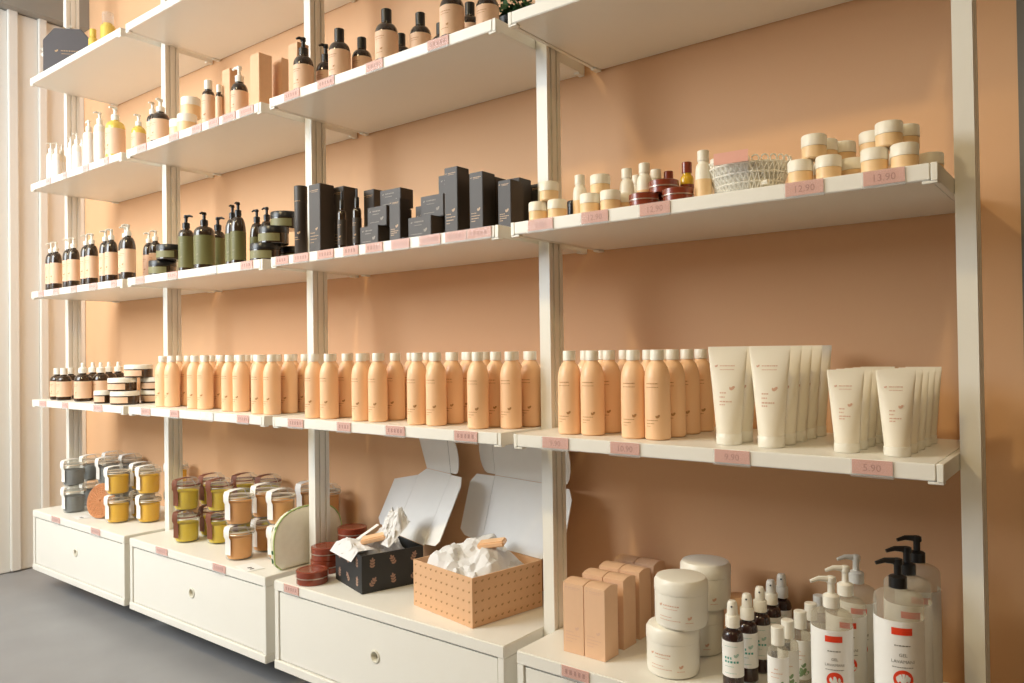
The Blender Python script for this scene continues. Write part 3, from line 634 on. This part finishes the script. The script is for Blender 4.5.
pot = MB().lathe([(0, 0), (.026, 0), (.032, .004), (.036, .050), (.034, .050), (.030, .044), (0, .044)], 24).build('pot', M_BLACKP)
fo = MB(); rr = random.Random(8)
for k in range(150):
    a, e, d = rr.uniform(0, 2*PI), rr.uniform(.1, 1.4), rr.uniform(.012, .038)
    c = Vector((d*math.cos(a)*math.cos(e)*1.2, d*math.sin(a)*math.cos(e)*1.2, .052+d*math.sin(e)))
    t = Vector((rr.uniform(-1, 1), rr.uniform(-1, 1), rr.uniform(-.2, .8))).normalized()*.009; s_ = t.cross(Vector((rr.uniform(-1, 1), rr.uniform(-1, 1), 1))).normalized()*.004
    fo.add([c-t, c+s_, c+t, c-s_+Vector((0, 0, .001))], [(0, 1, 2, 3)])
place([('pot', pot, None), ('foliage', fo.build('foliage', M_LEAF, smooth=False), None)], 'potted_plant', 'small green leafy plant in a dark pot behind the brown capped bottles', 'plant', (2.380, .205, zd), 0, sc=1.6)

# ------------------------------------------------------------------ shelf E
ze = ZE+.0006
pr = [(-.082, 0), (.082, 0), (.082, .128), (.045, .172), (-.045, .172), (-.082, .128)]
gb = MB().loft([[(x, 0, z) for x, z in pr], [(x, .08, z) for x, z in pr]]).build('body', M_CHAR, ang=25, bevel=.002)
gp = MB(); leaf(gp, -.040, .085, .012, front(-.0004)); words(gp, -.022, .040, .088, .004, front(-.0004), RND); words(gp, -.020, .030, .078, .0022, front(-.0004), RND)
rib = MB(); rr = random.Random(5)
for k in range(9):
    x = -.095+.012*k; pts = [(x+rr.uniform(-.008, .008), .03+rr.uniform(-.02, .05), .10+.011*k+rr.uniform(-.01, .012)) for _ in range(4)]
    rib.tube([(x-.004, .04, .085+.01*k), *pts, (x+.02, .05, .10+.01*k)], .006, 6)
place([('body', gb, None), ('print', gp.build('print', M_GOLD, smooth=False), 0), ('tissue_ribbon', rib.build('tissue_ribbon', M_LACE), None)], 'gift_box', 'dark grey gift box with cut corners and pale ribbon on the top shelf', 'box', (.150, .085, ze), R(48), sc=1.13)
GO = with_cap(bottle(.0165, .085, .010, M_YELC, M_LABEL, (.01, .05), sh=.01), .085, .012, .118, M_YELC)
GO2 = with_cap(bottle(.027, .110, .016, M_YELC, M_LABEL, (.01, .05), sh=.014), .110, .020, .155, M_CLEAR)
place(GO, 'oil_flask', 'small golden flask beside the dark gift box', 'bottle', P3(93, 35, .075, ze), 0)
place(GO2, 'oil_flask', 'larger golden flask with clear stopper on the top shelf', 'bottle', P3(108, 25, .085, ze), 0)

# ------------------------------------------------------------------ drawer tops: clip jars
za = ZA+.0006
def stack(parts, x, y, label, grp, n=2, rz=0):
    for k in range(n): place(parts, 'clip_jar', label+(', lower one' if k == 0 else ', upper one') if n == 2 else label, 'jar', (x, y, za+k*.1062), rz, grp, sc=1.1)
GJ = clip_jar(M_GREYC, M_STRIP, M_RUBBER, .058); YJ = clip_jar(M_YELLOWC, M_STRIP, M_RUBBER); LJ = clip_jar(M_LIMEC, M_STRIPB, M_RUBBERB, .056); PJ = clip_jar(M_PEACHC, M_STRIP, M_RUBBER)
stack(GJ, onY(74, 500, .085).x, .085, 'grey scrub clip jar in the foremost grey stack', 'grey clip jars, front', rz=R(6))
for u, y in ((92, .190), (108, .195), (114, .295), (131, .295)): stack(GJ, onY(u, 490, y).x, y, 'grey scrub clip jar in a stack set back', 'grey clip jars, back', rz=R(6))
stack(YJ, .530, .098, 'yellow scrub clip jar beside the wicker coaster', 'yellow clip jars, front', rz=R(6))
stack(YJ, .512, .200, 'yellow scrub clip jar behind the coaster-side stack', 'yellow clip jars, behind', rz=R(6))
stack(YJ, .622, .170, 'yellow scrub clip jar in the stack next to the post', 'yellow clip jars, next to the post', rz=R(6))
stack(YJ, .610, .285, 'yellow scrub clip jar deepest on the drawer top', 'yellow clip jars, deepest', rz=R(6))
stack(LJ, 1.030, .094, 'lime scrub clip jar with brown strip, foremost stack', 'lime clip jars, front', rz=R(10))
stack(LJ, 1.015, .195, 'lime scrub clip jar with brown strip, behind the foremost stack', 'lime clip jars, behind', rz=R(10))
stack(LJ, 1.140, .150, 'lime scrub clip jar with brown strip, beside the apricot jars', 'lime clip jars, beside apricot', rz=R(10))
for x, y in ((1.110, .262), (1.208, .290)): stack(LJ, x, y, 'lime scrub clip jar with brown strip, against the wall', 'lime clip jars, wall side', rz=R(10))
stack(PJ, 1.374, .074, 'apricot scrub clip jar in the foremost stack by the white card', 'apricot clip jars, front', rz=R(6))
stack(PJ, 1.352, .180, 'apricot scrub clip jar behind the foremost stack', 'apricot clip jars, behind', rz=R(6))
stack(PJ, 1.480, .150, 'apricot scrub clip jar beside the loofah pouch', 'apricot clip jars, by pouch', rz=R(6))
stack(PJ, 1.440, .285, 'apricot scrub clip jar against the wall', 'apricot clip jars, wall side', rz=R(6))
stack(PJ, 1.536, .280, 'apricot scrub clip jar half hidden by the post', 'apricot clip jars, behind post', rz=R(6))
# woven coaster
wk = MB()
for k in range(8): wk.tube([((.006+.0072*k)*math.cos(2*PI*i/32), 0, (.006+.0072*k)*math.sin(2*PI*i/32)) for i in range(33)], .0036, 6, (0, 1, 0))
for k in range(20): wk.tube([(.004*math.cos(2*PI*k/20), -.002, .004*math.sin(2*PI*k/20)), (.060*math.cos(2*PI*k/20), -.002, .060*math.sin(2*PI*k/20))], .0024, 5)
wo = place([('weave', wk.build('weave', M_WICKER), None), ('rim', MB().tube([(.0625*math.cos(2*PI*i/36), 0, .0625*math.sin(2*PI*i/36)) for i in range(37)], .0042, 7, (0, 1, 0)).build('rim', M_WICKER), None)],
           'woven_coaster', 'round orange woven coaster leaning beside the yellow jars', 'coaster', (.408, .090, za+.0668), 0); wo.rotation_euler = (R(-14), 0, R(20))
sc_ = MB().box(-.035, .035, 0, .045, 0, .0008).build('card', M_WCARD, smooth=False)
sm = MB(); words(sm, .002, .026, 0, .010, lambda x, z: (x, .014+z, .0010), RND, .004, .009)
p = onZ(101, 517, ZA); place([('card', sc_, None), ('print', sm.build('print', M_INK, smooth=False), 0)], 'info_card', 'white card lying before the wicker coaster', 'card', (p.x-.06, .030, za), R(-6))
p = onZ(254, 567, ZA); place([('card', sc_, None), ('print', sm.build('print', M_INK, smooth=False), 0)], 'info_card', 'white card with dark mark lying before the apricot jars', 'card', (p.x-.01, .006, za), R(-10), sc=1.2)
# loofah pouch: arched pad, its broad side toward the aisle end, leaf-printed gusset
def pouch():
    hw, h, t = .125, .172, .012; n = 24
    out = []
    for i in range(n+1):
        a = PI-PI*i/n; out.append((hw*math.copysign(abs(math.cos(a))**.75, math.cos(a)), h*.42+h*.58*abs(math.sin(a))**.85))
    ol = [(-hw*.80, 0), (-hw*.97, .02)]+out+[(hw*.97, .02), (hw*.80, 0)]
    def ring(k, x): return [(x, y*k, .0 + h*.42*(1-k)*.0 + z*k+(1-k)*h*.30) for y, z in ol]
    m = MB().loft([ring(.97, t*.45), ring(.92, t*.8), ring(.75, t*1.1), ring(.4, t*1.3), ring(.02, t*1.35)], cap=False)
    b = m.build('loofah_face', M_POUCH, ang=80)
    g = MB().loft([ring(.975, -t), ring(.99, -t*.5), ring(.99, t*.3), ring(.965, t*.45)]).build('leaf_gusset', M_LEAFP, ang=80)
    pi = MB().tube([(t*.42, y*.985, z*.985+.002) for y, z in ol], .002, 6).build('piping', M_PGREEN)
    return [('loofah_face', b, None), ('leaf_gusset', g, None), ('piping', pi, None)]
M_LEAFP = mat('leaf_fabric', (226, 222, 200), .8); nt = M_LEAFP.node_tree
vo = nt.nodes.new('ShaderNodeTexVoronoi'); vo.inputs['Scale'].default_value = 60
rp = nt.nodes.new('ShaderNodeValToRGB'); rp.color_ramp.elements[0].position = .35; rp.color_ramp.elements[0].color = (*lin((44, 92, 50)), 1); rp.color_ramp.elements[1].position = .45; rp.color_ramp.elements[1].color = (*lin((226, 222, 200)), 1)
tcn = [n_ for n_ in nt.nodes if n_.type == 'TEX_COORD'][0]; nt.links.new(tcn.outputs['Object'], vo.inputs['Vector']); nt.links.new(vo.outputs['Distance'], rp.inputs[0]); nt.links.new(rp.outputs[0], nt.nodes['Principled BSDF'].inputs['Base Color'])
place(pouch(), 'loofah_pouch', 'arched natural loofah pad with green edging standing by the post', 'pouch', (1.592, .165, za), R(0))
# maroon tins
BT = tin(.0425, .036, M_MAROON)
for x, y, k, lb in ((1.762, .050, 0, 'large maroon tin foremost on the drawer top'), (1.704, .142, 0, 'large maroon tin under another behind the foremost'), (1.706, .143, 1, 'large maroon tin on top behind the foremost'), (1.706, .238, 0, 'large maroon tin deepest by the wall, lowest'), (1.708, .236, 1, 'large maroon tin deepest by the wall, middle'), (1.706, .238, 2, 'large maroon tin deepest by the wall, topmost')):
    place(BT, 'maroon_tin', lb, 'tin', (x, y, za+k*.0364), 0, 'large maroon tins')

# ------------------------------------------------------------------ open gift boxes
def tissue(wd, dp, h, seed, n=26):
    rr = random.Random(seed); off = Vector((rr.uniform(0, 50), rr.uniform(0, 50), 0)); vs = []; fs = []; tw0 = rr.uniform(0, PI)
    bumps = [(rr.uniform(-.3, .3), rr.uniform(-.3, .3), rr.uniform(.25, .6), rr.uniform(.02, .06)) for _ in range(6)]
    for j in range(n+1):
        for i in range(n+1):
            x, y = (i/n-.5), (j/n-.5); p = Vector((x*5, y*5, 0))+off
            e = max(0, 1-max(abs(x), abs(y))*2); e = min(1, e*4); e = e*e*(3-2*e)
            d = sum(a_*math.exp(-((x-bx0)**2+(y-by0)**2)/w_) for bx0, by0, a_, w_ in bumps)
            f = .10*math.sin(9*(x*math.cos(tw0)+y*math.sin(tw0))+5*noise.noise(p*.5))+.16*noise.noise(p*1.5)+.14*noise.noise(p*3.1)
            z = h*(.22+d+f)*e
            vs.append((x*wd+.012*noise.noise(p*1.7)*e, y*dp+.012*noise.noise(p*1.7+Vector((9, 0, 0)))*e, z))
    for j in range(n):
        for i in range(n): k = j*(n+1)+i; fs.append((k, k+1, k+n+2, k+n+1))
    return MB().add(vs, fs)
def slab(poly, th, fn):              # a board cut to a 2-D outline; fn maps (s, t, w) to space
    a = [fn(s, t, 0) for s, t in poly]; b = [fn(s, t, th) for s, t in poly]
    return MB().loft([a, b])
def gift_box(wd, dp, h, outm, printm, sx, sz, motif, lean, tuck_h, wing, wing_fold, seed, peek, ll):
    ps = []; t = .003
    wl_ = MB(); wl_.box(0, wd, 0, t, 0, h); wl_.box(0, wd, dp-t, dp, 0, h); wl_.box(0, t, t, dp-t, 0, h); wl_.box(wd-t, wd, t, dp-t, 0, h); wl_.box(t, wd-t, t, dp-t, 0, t)
    ps.append(('tray', wl_.build('tray', outm, smooth=False), None))
    p = MB(); rr = random.Random(seed); fr, sd = front(-.0005), side(wd+.0005)
    nx, nz, ny = max(2, int(wd/sx)), max(2, int(h/sz)), max(2, int(dp/sx))
    for i in range(nx):
        for j in range(nz): motif(p, (i+.5)*wd/nx+(j % 2)*sx*.0, (j+.5)*h/nz, fr, rr)
    for i in range(ny):
        for j in range(nz): motif(p, (i+.5)*dp/ny, (j+.5)*h/nz, sd, rr)
    ps.append(('pattern', p.build('pattern', printm, smooth=False), 0))
    # lid hinged on the rear edge, leaning back, inside white
    ca, sa = math.cos(lean), math.sin(lean)
    def lf(s, q, w_): return (s, dp+q*sa+w_*ca, h+q*ca-w_*sa)
    ch = .018
    lid = slab([(0, .001), (wd, .001), (wd, ll), (0, ll)], t, lf)
    ps.append(('lid', lid.build('lid', M_LID, smooth=False), None)); li = len(ps)-1
    out2 = slab([(0, .001), (wd, .001), (wd, ll), (0, ll)], .0008, lambda s, q, w_: lf(s, q, w_+t+.0002)); ps.append(('lid_outside', out2.build('lid_outside', outm, smooth=False), li))
    for sgn, x0 in ((-1, 0), (1, wd)):
        cf, sf = math.cos(wing_fold), math.sin(wing_fold)
        def wf_(s, q, w_, sgn=sgn, x0=x0, cf=cf, sf=sf):
            b = lf(x0+sgn*s*cf, q, -s*sf+w_); return b
        ps.append(('lid_wing', slab([(.001, .004), (wing-ch, ch*.6), (wing, ch*1.4), (wing, ll-ch*1.6), (wing-ch, ll-.004), (.001, ll-.002)], t*.8, wf_).build('lid_wing', M_LID, smooth=False), li))
    # tuck flap at the far edge with rounded ears, folded upright
    b0 = lf(0, ll, 0); tl = -R(6); tca, tsa = math.cos(tl), math.sin(tl)
    def tf(s, q, w_): return (s, b0[1]+q*tsa+w_*tca, b0[2]+q*tca-w_*tsa+.001)
    ps.append(('tuck_flap', slab([(.001, 0), (wd-.001, 0), (wd-.001, tuck_h), (.001, tuck_h)], t*.8, tf).build('tuck_flap', M_LID, smooth=False), li))
    for sgn, x0 in ((-1, 0), (1, wd)):
        er = tuck_h*.46; pts = [(.0, .002)]+[(er*.55+er*.5*math.sin(a), tuck_h*.5-tuck_h*.48*math.cos(a)) for a in [PI*i/8 for i in range(9)]]+[(0, tuck_h-.002)]
        ps.append(('tuck_ear', slab(pts, t*.7, lambda s, q, w_, sgn=sgn, x0=x0: tf(x0+sgn*s, q, w_)).build('tuck_ear', M_LID, smooth=False), li))
    ob_ = slab([(wd-.0005, 0), (wd+.001, 0), (wd+.001, tuck_h), (wd-.0005, tuck_h)], .006, tf)
    ps.append(('flap_edge', ob_.build('flap_edge', outm, smooth=False), li))
    ti = tissue(wd-.012, dp-.012, peek, seed); ti.v = [(x+wd/2, y+dp/2, h*.70+z) for x, y, z in ti.v]
    ps.append(('tissue_paper', ti.build('tissue_paper', M_TISSUE, ang=22), None))
    return ps
def blade(p, cx, cz, ln, wd, a, fn):
    ca, sa = math.cos(a), math.sin(a)
    p.flat([(cx+ln*(.5+.5*math.cos(t))*ca-wd*math.sin(t)*sa, cz+ln*(.5+.5*math.cos(t))*sa+wd*math.sin(t)*ca) for t in [2*PI*i/8 for i in range(8)]], [tuple(range(8))], fn)
def sprig(p, x, z, fn, rr):
    a = rr.uniform(.6, 2.4); ca, sa = math.cos(a), math.sin(a)
    blade(p, x-ca*.012, z-sa*.012, .024, .0007, a, fn)
    for k in range(3):
        q = -.009+.007*k
        for sg in (-1, 1): blade(p, x+ca*q, z+sa*q, .0095, .0026, a+sg*.85, fn)
    blade(p, x+ca*.007, z+sa*.007, .010, .0028, a, fn)
def speck(p, x, z, fn, rr): leaf(p, x-.002, z-.002, .0075, fn, 45)
def ang(a, b): return math.atan2(b[1]-a[1], b[0]-a[0])
M_SPRIG = mat('rose_gold_print', (168, 134, 116), .5); M_SPECK = mat('tan_print', (184, 136, 90), .6)
# black box
bl, bn = (1.792, .106), (1.958, .056); rz = ang(bl, bn); wdk = math.hypot(bn[0]-bl[0], bn[1]-bl[1])
kb = gift_box(wdk, .180, .098, M_NAVY, M_SPRIG, .050, .046, sprig, R(26), .100, .098, R(10), 11, .050, .205)
# tissue spilling over the front edge, a folded strip and a wrapped bar inside
sp = tissue(.145, .075, .014, 21); sp.v = [(x+.070, y*.9+.018, .103+z-(max(0, .004-(y*.9+.018))*1.2)) for x, y, z in sp.v]
kb += [('spilling_tissue', sp.build('spilling_tissue', M_TISSUE, ang=22), None)]
tw = tissue(.095, .07, .050, 5); tw.v = [(x+.135, y+.105, .112+z+max(0, y+.03)*.9) for x, y, z in tw.v]
kb += [('tissue_twist', tw.build('tissue_twist', M_TISSUE, ang=22), None)]
place(kb, 'gift_box', 'open black gift box with leaf print and white lining', 'box', (bl[0], bl[1], za), rz)
def local(o, r, x, y, z): return (o[0]+x*math.cos(r)-y*math.sin(r), o[1]+x*math.sin(r)+y*math.cos(r), za+z)
# craft box
cl, cn = (2.125, .078), (2.350, .040); rz2 = ang(cl, cn); wdc = math.hypot(cn[0]-cl[0], cn[1]-cl[1])
cb = gift_box(wdc, .220, .112, M_KRAFT, M_SPECK, .0195, .0215, speck, R(16), .120, .080, R(12), 17, .080, .182)
place(cb, 'gift_box', 'open craft cardboard gift box full of white tissue beside the post', 'box', (cl[0], cl[1], za), rz2)
bar = MB().box(-.034, .034, -.016, .016, -.007, .007).build('soap_bar', M_PEACHB, bevel=.003)
b1 = tag(ob('soap_bar', bar, None, local(bl, rz, .120, .060, .126)), 'peach bar lying on the tissue in the black gift box', 'soap'); b1.rotation_euler = (R(10), R(-12), R(35))
b2 = tag(ob('soap_bar', bar, None, local(cl, rz2, .165, .115, .160)), 'peach bar lying on the tissue in the craft gift box', 'soap'); b2.rotation_euler = (R(8), R(-10), R(20))
stp = tag(ob('paper_ribbon', MB().box(-.008, .008, -.04, .04, 0, .001).build('paper_ribbon', M_WCARD, smooth=False), None, local(bl, rz, .070, .060, .130)), 'white folded paper ribbon standing in the black gift box', 'ribbon'); stp.rotation_euler = (R(28), 0, R(-20))

# ------------------------------------------------------------------ fourth drawer top
PC = carton(.0490, .050, .147, M_PBOX, M_TUBEP, 'tall', True)
for k, y in enumerate((.056, .132, .202, .270)):
    for x, wh in ((2.6115, 'in the file beside the post'), (2.6625, 'in the file beside the white cream tubs')):
        place(PC, 'peach_carton', 'peach tuck-top carton '+wh+', '+['foremost', 'second', 'third', 'rearmost'][k], 'box', (x-.001*k, y, za), R(-1 if x > 2.63 else 1), 'peach cartons '+wh)
def tub():
    r, h = .0505, .093
    b = MB().lathe([(0, 0), (r-.006, 0), (r-.002, .003), (r, .012), (r, .064), (0, .064)], 36).build('body', M_CAPW)
    l = MB().lathe([(0, .0645), (r+.0005, .0645), (r+.0010, .068), (r+.0005, .084), (r-.004, .091), (r-.012, .093), (0, .093)], 36).build('lid', M_CAPW)
    p = MB(); fn = cyl(r+.0004); leaf(p, -.034, .043, .007, fn); words(p, -.026, .006, .0445, .0022, fn, RND); words(p, -.026, .004, .039, .001, fn, RND)
    words(p, -.034, -.008, .024, .0012, fn, RND); words(p, -.034, .010, .018, .0012, fn, RND); leaf(p, .024, .022, .009, fn); words(p, .018, .034, .016, .001, fn, RND)
    return [('body', b, None), ('lid', l, None), ('print', p.build('print', M_TUBEP, smooth=False), 0)]
TB = tub()
for x, y, k, lb in ((2.812, .102, 0, 'white cream tub, lower one of the stack at the front edge'), (2.829, .106, 1, 'white cream tub, upper one of the stack at the front edge'), (2.806, .232, 0, 'white cream tub, lower one of the stack against the wall'), (2.822, .234, 1, 'white cream tub, upper one of the stack against the wall')):
    place(TB, 'cream_tub', lb, 'tub', (x, y, za+k*.0934), R(14), 'white cream tubs')
place(jar(.022, .116, .02, M_PBOX, M_PBOX), 'peach_canister', 'peach canister half hidden behind the white tubs', 'jar', (2.880, .262, za), 0)
def spray():
    r = .0188
    ps = bottle(r, .110, .010, M_SPRAY, M_WCARD, (.028, .092), (-150, 150), sh=.016)
    c = MB().lathe([(0, .1145), (.0128, .1145), (.0128, .1345), (.0118, .1358), (0, .1358)], 22).build('collar', M_CAPW)
    hd = MB().lathe([(0, .136), (.0098, .136), (.0094, .150), (.0086, .157), (.0065, .161), (0, .162)], 18).build('spray_head', M_CAPW)
    nz = MB().tube([(0, -.0085, .1525), (0, -.0102, .1525)], .0017, 10).build('nozzle', M_INK)
    p = MB(); fn = cyl(r+.0008)
    p1 = MB(); words(p1, -.013, .001, .0605, .0040, fn, RND, .002, .004); words(p1, -.013, .013, .0540, .0036, fn, RND, .002, .004)
    p2 = MB(); leaf(p2, .006, .064, .010, fn); words(p2, -.013, .004, .047, .0012, fn, RND); words(p2, -.013, .012, .083, .001, fn, RND); words(p2, -.013, .009, .035, .001, fn, RND)
    return ps+[('collar', c, None), ('spray_head', hd, None), ('nozzle', nz, 3), ('title_print', p1.build('title_print', M_TEAL, smooth=False), 1), ('fine_print', p2.build('fine_print', M_LTEAL, smooth=False), 1)]
SPR = spray()
for k, (u, v, y) in enumerate(((733, 650, .090), (747.5, 640, .145), (760.5, 630, .200), (771.5, 620, .255), (782, 610, .308))):
    place(SPR, 'spray_bottle', 'dark spray bottle with white head and teal-printed label, '+ORD[k], 'bottle', P3(u, v, y, za), R(14), 'dark spray bottles in a file')
def clear_bottle():
    r = .0175
    ps = bottle(r, .104, .009, M_GEL, M_WCARD, (.020, .090), (-115, 115), sh=.008)
    ps = with_cap(ps, .104, .0112, .139, M_CAPW)
    p = MB(); fn = cyl(r+.0008); p2 = MB()
    for a in (20, 65, 110, 155): leaf(p, .004, .030, .013, fn, a)
    leaf(p, .004, .042, .010, fn, 60); words(p2, -.006, .0, .070, .0016, fn, RND); words(p2, -.012, .008, .063, .0012, fn, RND); words(p2, -.012, .002, .056, .001, fn, RND)
    return ps+[('leaf_print', p.build('leaf_print', M_SAGEL, smooth=False), 1), ('fine_print', p2.build('fine_print', M_TUBEP, smooth=False), 1)]
M_SAGEL = mat('sage_leaf_print', (132, 160, 120), .6)
CB = clear_bottle()
for k, (u, v, y) in enumerate(((778, 655, .070), (788, 645, .112), (800.5, 635, .172), (811, 625, .228), (819.5, 615, .284))):
    place(CB, 'clear_bottle', 'small clear bottle with white cap and green leaf label, '+ORD[k], 'bottle', P3(u, v, y, za), R(16), 'small clear bottles in a file')
def gel(r, hb, total, m, lz, emb, ang_):
    ps = bottle(r, hb, .012, M_GEL, M_WCARD, lz, (-112, 112), sh=.012)
    ps = with_pump(ps, hb, .0135, total, m, ang_, .034)
    fn = cyl(r+.0009); red = MB(); gr = MB(); zt = lz[1]; s = r/.036
    n = 6; vs = []
    for i in range(n+1): vs += [(-.016*s+.030*s*i/n, zt-.020*s), (-.016*s+.030*s*i/n, zt-.009*s)]
    red.flat(vs, [(2*i, 2*i+2, 2*i+3, 2*i+1) for i in range(n)], fn); band = red; red = MB()
    words(gr, -.012*s, .011*s, zt-.037*s, .0016, fn, RND)
    text(gr, 'GEL', .0070*s, 0, zt-.053*s, fn); text(gr, 'LAVAMANI', .0070*s, 0, zt-.063*s, fn); words(gr, -.016*s, .016*s, zt-.070*s, .0011, fn, RND)
    cz = zt-.088*s; er = .0145*s
    red.flat([(0, cz)]+[(er*math.cos(2*PI*i/28), cz+er*math.sin(2*PI*i/28)) for i in range(28)], [(0, i+1, (i+1) % 28+1) for i in range(28)], fn)
    wh = MB(); fn2 = cyl(r+.0013)
    if emb == 'fan':
        for a in (-48, -24, 0, 24, 48):
            ca, sa = math.sin(R(a)), math.cos(R(a)); w0, w1 = .0008*s, .0021*s; l0, l1 = .002*s, .0115*s; by = cz-.006*s
            wh.flat([(ca*l0-sa*w0, by+sa*l0+ca*w0), (ca*l0+sa*w0, by+sa*l0-ca*w0), (ca*l1*1.1+sa*w1, by+sa*l1*1.3-ca*w1), (ca*l1*1.1-sa*w1, by+sa*l1*1.3+ca*w1)], [(0, 1, 2, 3)], fn2)
        wh.flat([(-.006*s, cz-.009*s), (.006*s, cz-.009*s), (.003*s, cz-.003*s), (-.003*s, cz-.003*s)], [(0, 1, 2, 3)], fn2)
    else:
        for x, z, a in ((-.004, -.006, 60), (.001, -.004, 100), (.002, -.008, 20)): leaf(wh, x*s, cz+z*s, .012*s, fn2, a)
    return ps+[('red_band', band.build('red_band', M_RED, smooth=False), 1), ('red_badge', red.build('red_badge', M_RED, smooth=False), 1), ('emblem', wh.build('emblem', M_WCARD, smooth=False), 1), ('text_print', gr.build('text_print', M_GREYT, smooth=False), 1)]
GW = gel(.0325, .186, .241, M_CAPW, (.02, .160), 'leaf', 195); GB = gel(.0360, .236, .286, M_BLACKP, (.02, .196), 'fan', 195)
for k, (u, v, y) in enumerate(((832, 640, .072), (846, 625, .150), (857, 620, .235))):
    place(GW, 'gel_bottle', 'clear hand gel bottle with white pump, '+ORD[(0, 1, 4)[k]], 'bottle', P3(u, v, y, za), R(22), 'white-pumped gel bottles')
for k, (u, v, y) in enumerate(((899, 640, .074), (908, 620, .160), (918, 610, .250))):
    place(GB, 'gel_bottle', 'large clear hand gel bottle with black pump, '+ORD[(0, 1, 4)[k]], 'bottle', P3(u, v, y, za), R(20), 'black-pumped gel bottles')

# ------------------------------------------------------------------ price tags on the shelf edges
TG = {}
def price(lv, u0, u1, what, num=None, white=False):
    z = {'A': ZA, 'B': ZB, 'C': ZC, 'D': ZD}[lv]; vv = {'A': 560, 'B': 430, 'C': 230, 'D': 100}[lv]
    a, b = onY(u0, vv, -.002).x, onY(u1, vv, -.002).x; wd = max(.03, min(.075, b-a)); cx = (a+b)/2
    for x0, x1 in BAYS:
        if x0-.02 < cx < x1+.02: cx = min(max(cx, x0+wd/2+.001), x1-wd/2-.001)
    wd = round(wd, 3); key = (wd, num, white)
    if key not in TG:
        c = MB().box(-wd/2, wd/2, -.0012, -.0004, -.0225, -.0005).build('card', M_WCARD if white else M_PINK, smooth=False)
        h = MB().box(-wd/2-.0015, wd/2+.0015, -.0034, -.0026, -.0262, -.0002).box(-wd/2-.0015, wd/2+.0015, -.0034, -.0006, -.0272, -.0256).build('clear_holder', M_CLEAR, smooth=False)
        t = MB(); fn = front(-.0016)
        if white: t.flat([(-.003, -.0120), (.003, -.0120), (.003, -.0115), (-.003, -.0115)], [(0, 1, 2, 3)], fn)
        elif num: text(t, num, .0155, 0, -.0175, fn)
        else: words(t, -wd*.36, wd*.36, -.016, .009, fn, RND, .004, .007)
        TG[key] = [('card', c, None), ('digits', t.build('digits', M_GREYT if white else M_PINKTXT, smooth=False), 0), ('clear_holder', h, None)]
    place(TG[key], 'price_tag', ('white' if white else 'pink')+' price tag on the shelf edge '+what, 'price tag', (cx, -.0006, z-.0002), 0, 'price tags '+what)
for u in ((39.5, 46), (62, 68)): price('B', *u, 'under the capped amber bottles')
price('B', 93.5, 102, 'under the narrow amber tin'); price('B', 141, 150, 'under the rear white-lidded tins'); price('B', 170, 178.6, 'under the first peach bottles'); price('B', 201, 213, 'among peach bottles', None, True); price('B', 237, 248.5, 'under peach bottles next to the white tag')
for u in ((288, 303), (337, 350.5), (385.5, 404.5), (454, 477)): price('B', *u, 'under peach bottles above the gift boxes')
price('B', 542, 568, 'under the flower-print peach bottles', '9.90'); price('B', 610, 639, 'between the two last peach bottle blocks', '10.90'); price('B', 714, 749, 'under the tall ivory tubes', '9.90'); price('B', 851, 892, 'under the short ivory tubes', '5.90')
for u in ((37.5, 43), (52, 58.5), (70, 76), (88, 96.5), (110, 115.6)): price('C', *u, 'under the paired amber pump bottles')
price('C', 134.7, 143.5, 'under the larger amber pump bottle'); price('C', 166.6, 176.7, 'under the dark tins'); price('C', 205, 216, 'under the widest olive bottle', None, True); price('C', 240, 252, 'under the slender olive bottles')
for u in ((275, 287.6), (293, 308), (317, 333), (343, 357.6), (365, 382), (391, 409), (419, 440), (445, 466), (467, 491)): price('C', *u, 'under the charcoal cartons')
price('C', 528, 552.6, 'under the peach jar trio', '9.90'); price('C', 581.5, 608, 'under the jars between bottles', '12.90'); price('C', 640, 670, 'under the small maroon tins', '12.90'); price('C', 786, 824, 'under the jar pile beside the basket', '12.90'); price('C', 864, 906, 'under the jar pile at the shelf end', '13.90')
for u in ((45, 50), (62, 66), (82, 88), (103, 108)): price('D', *u, 'under the white pump bottles')
for u in ((136, 146), (168, 178), (191, 201), (208, 218), (222, 235), (239, 253)): price('D', *u, 'under the mixed bottles and kraft cartons')
for u in ((284, 299.5), (317.5, 334), (366, 383), (428, 449)): price('D', *u, 'under the brown blush-labelled bottles')
price('A', 51.6, 60, 'under the grey clip jars'); price('A', 91, 100, 'under the woven coaster'); price('A', 156, 167, 'under the lime clip jars'); price('A', 212.5, 225, 'under the apricot clip jars'); price('A', 283.5, 298, 'under the large maroon tins'); price('A', 560, 587, 'under the peach cartons')
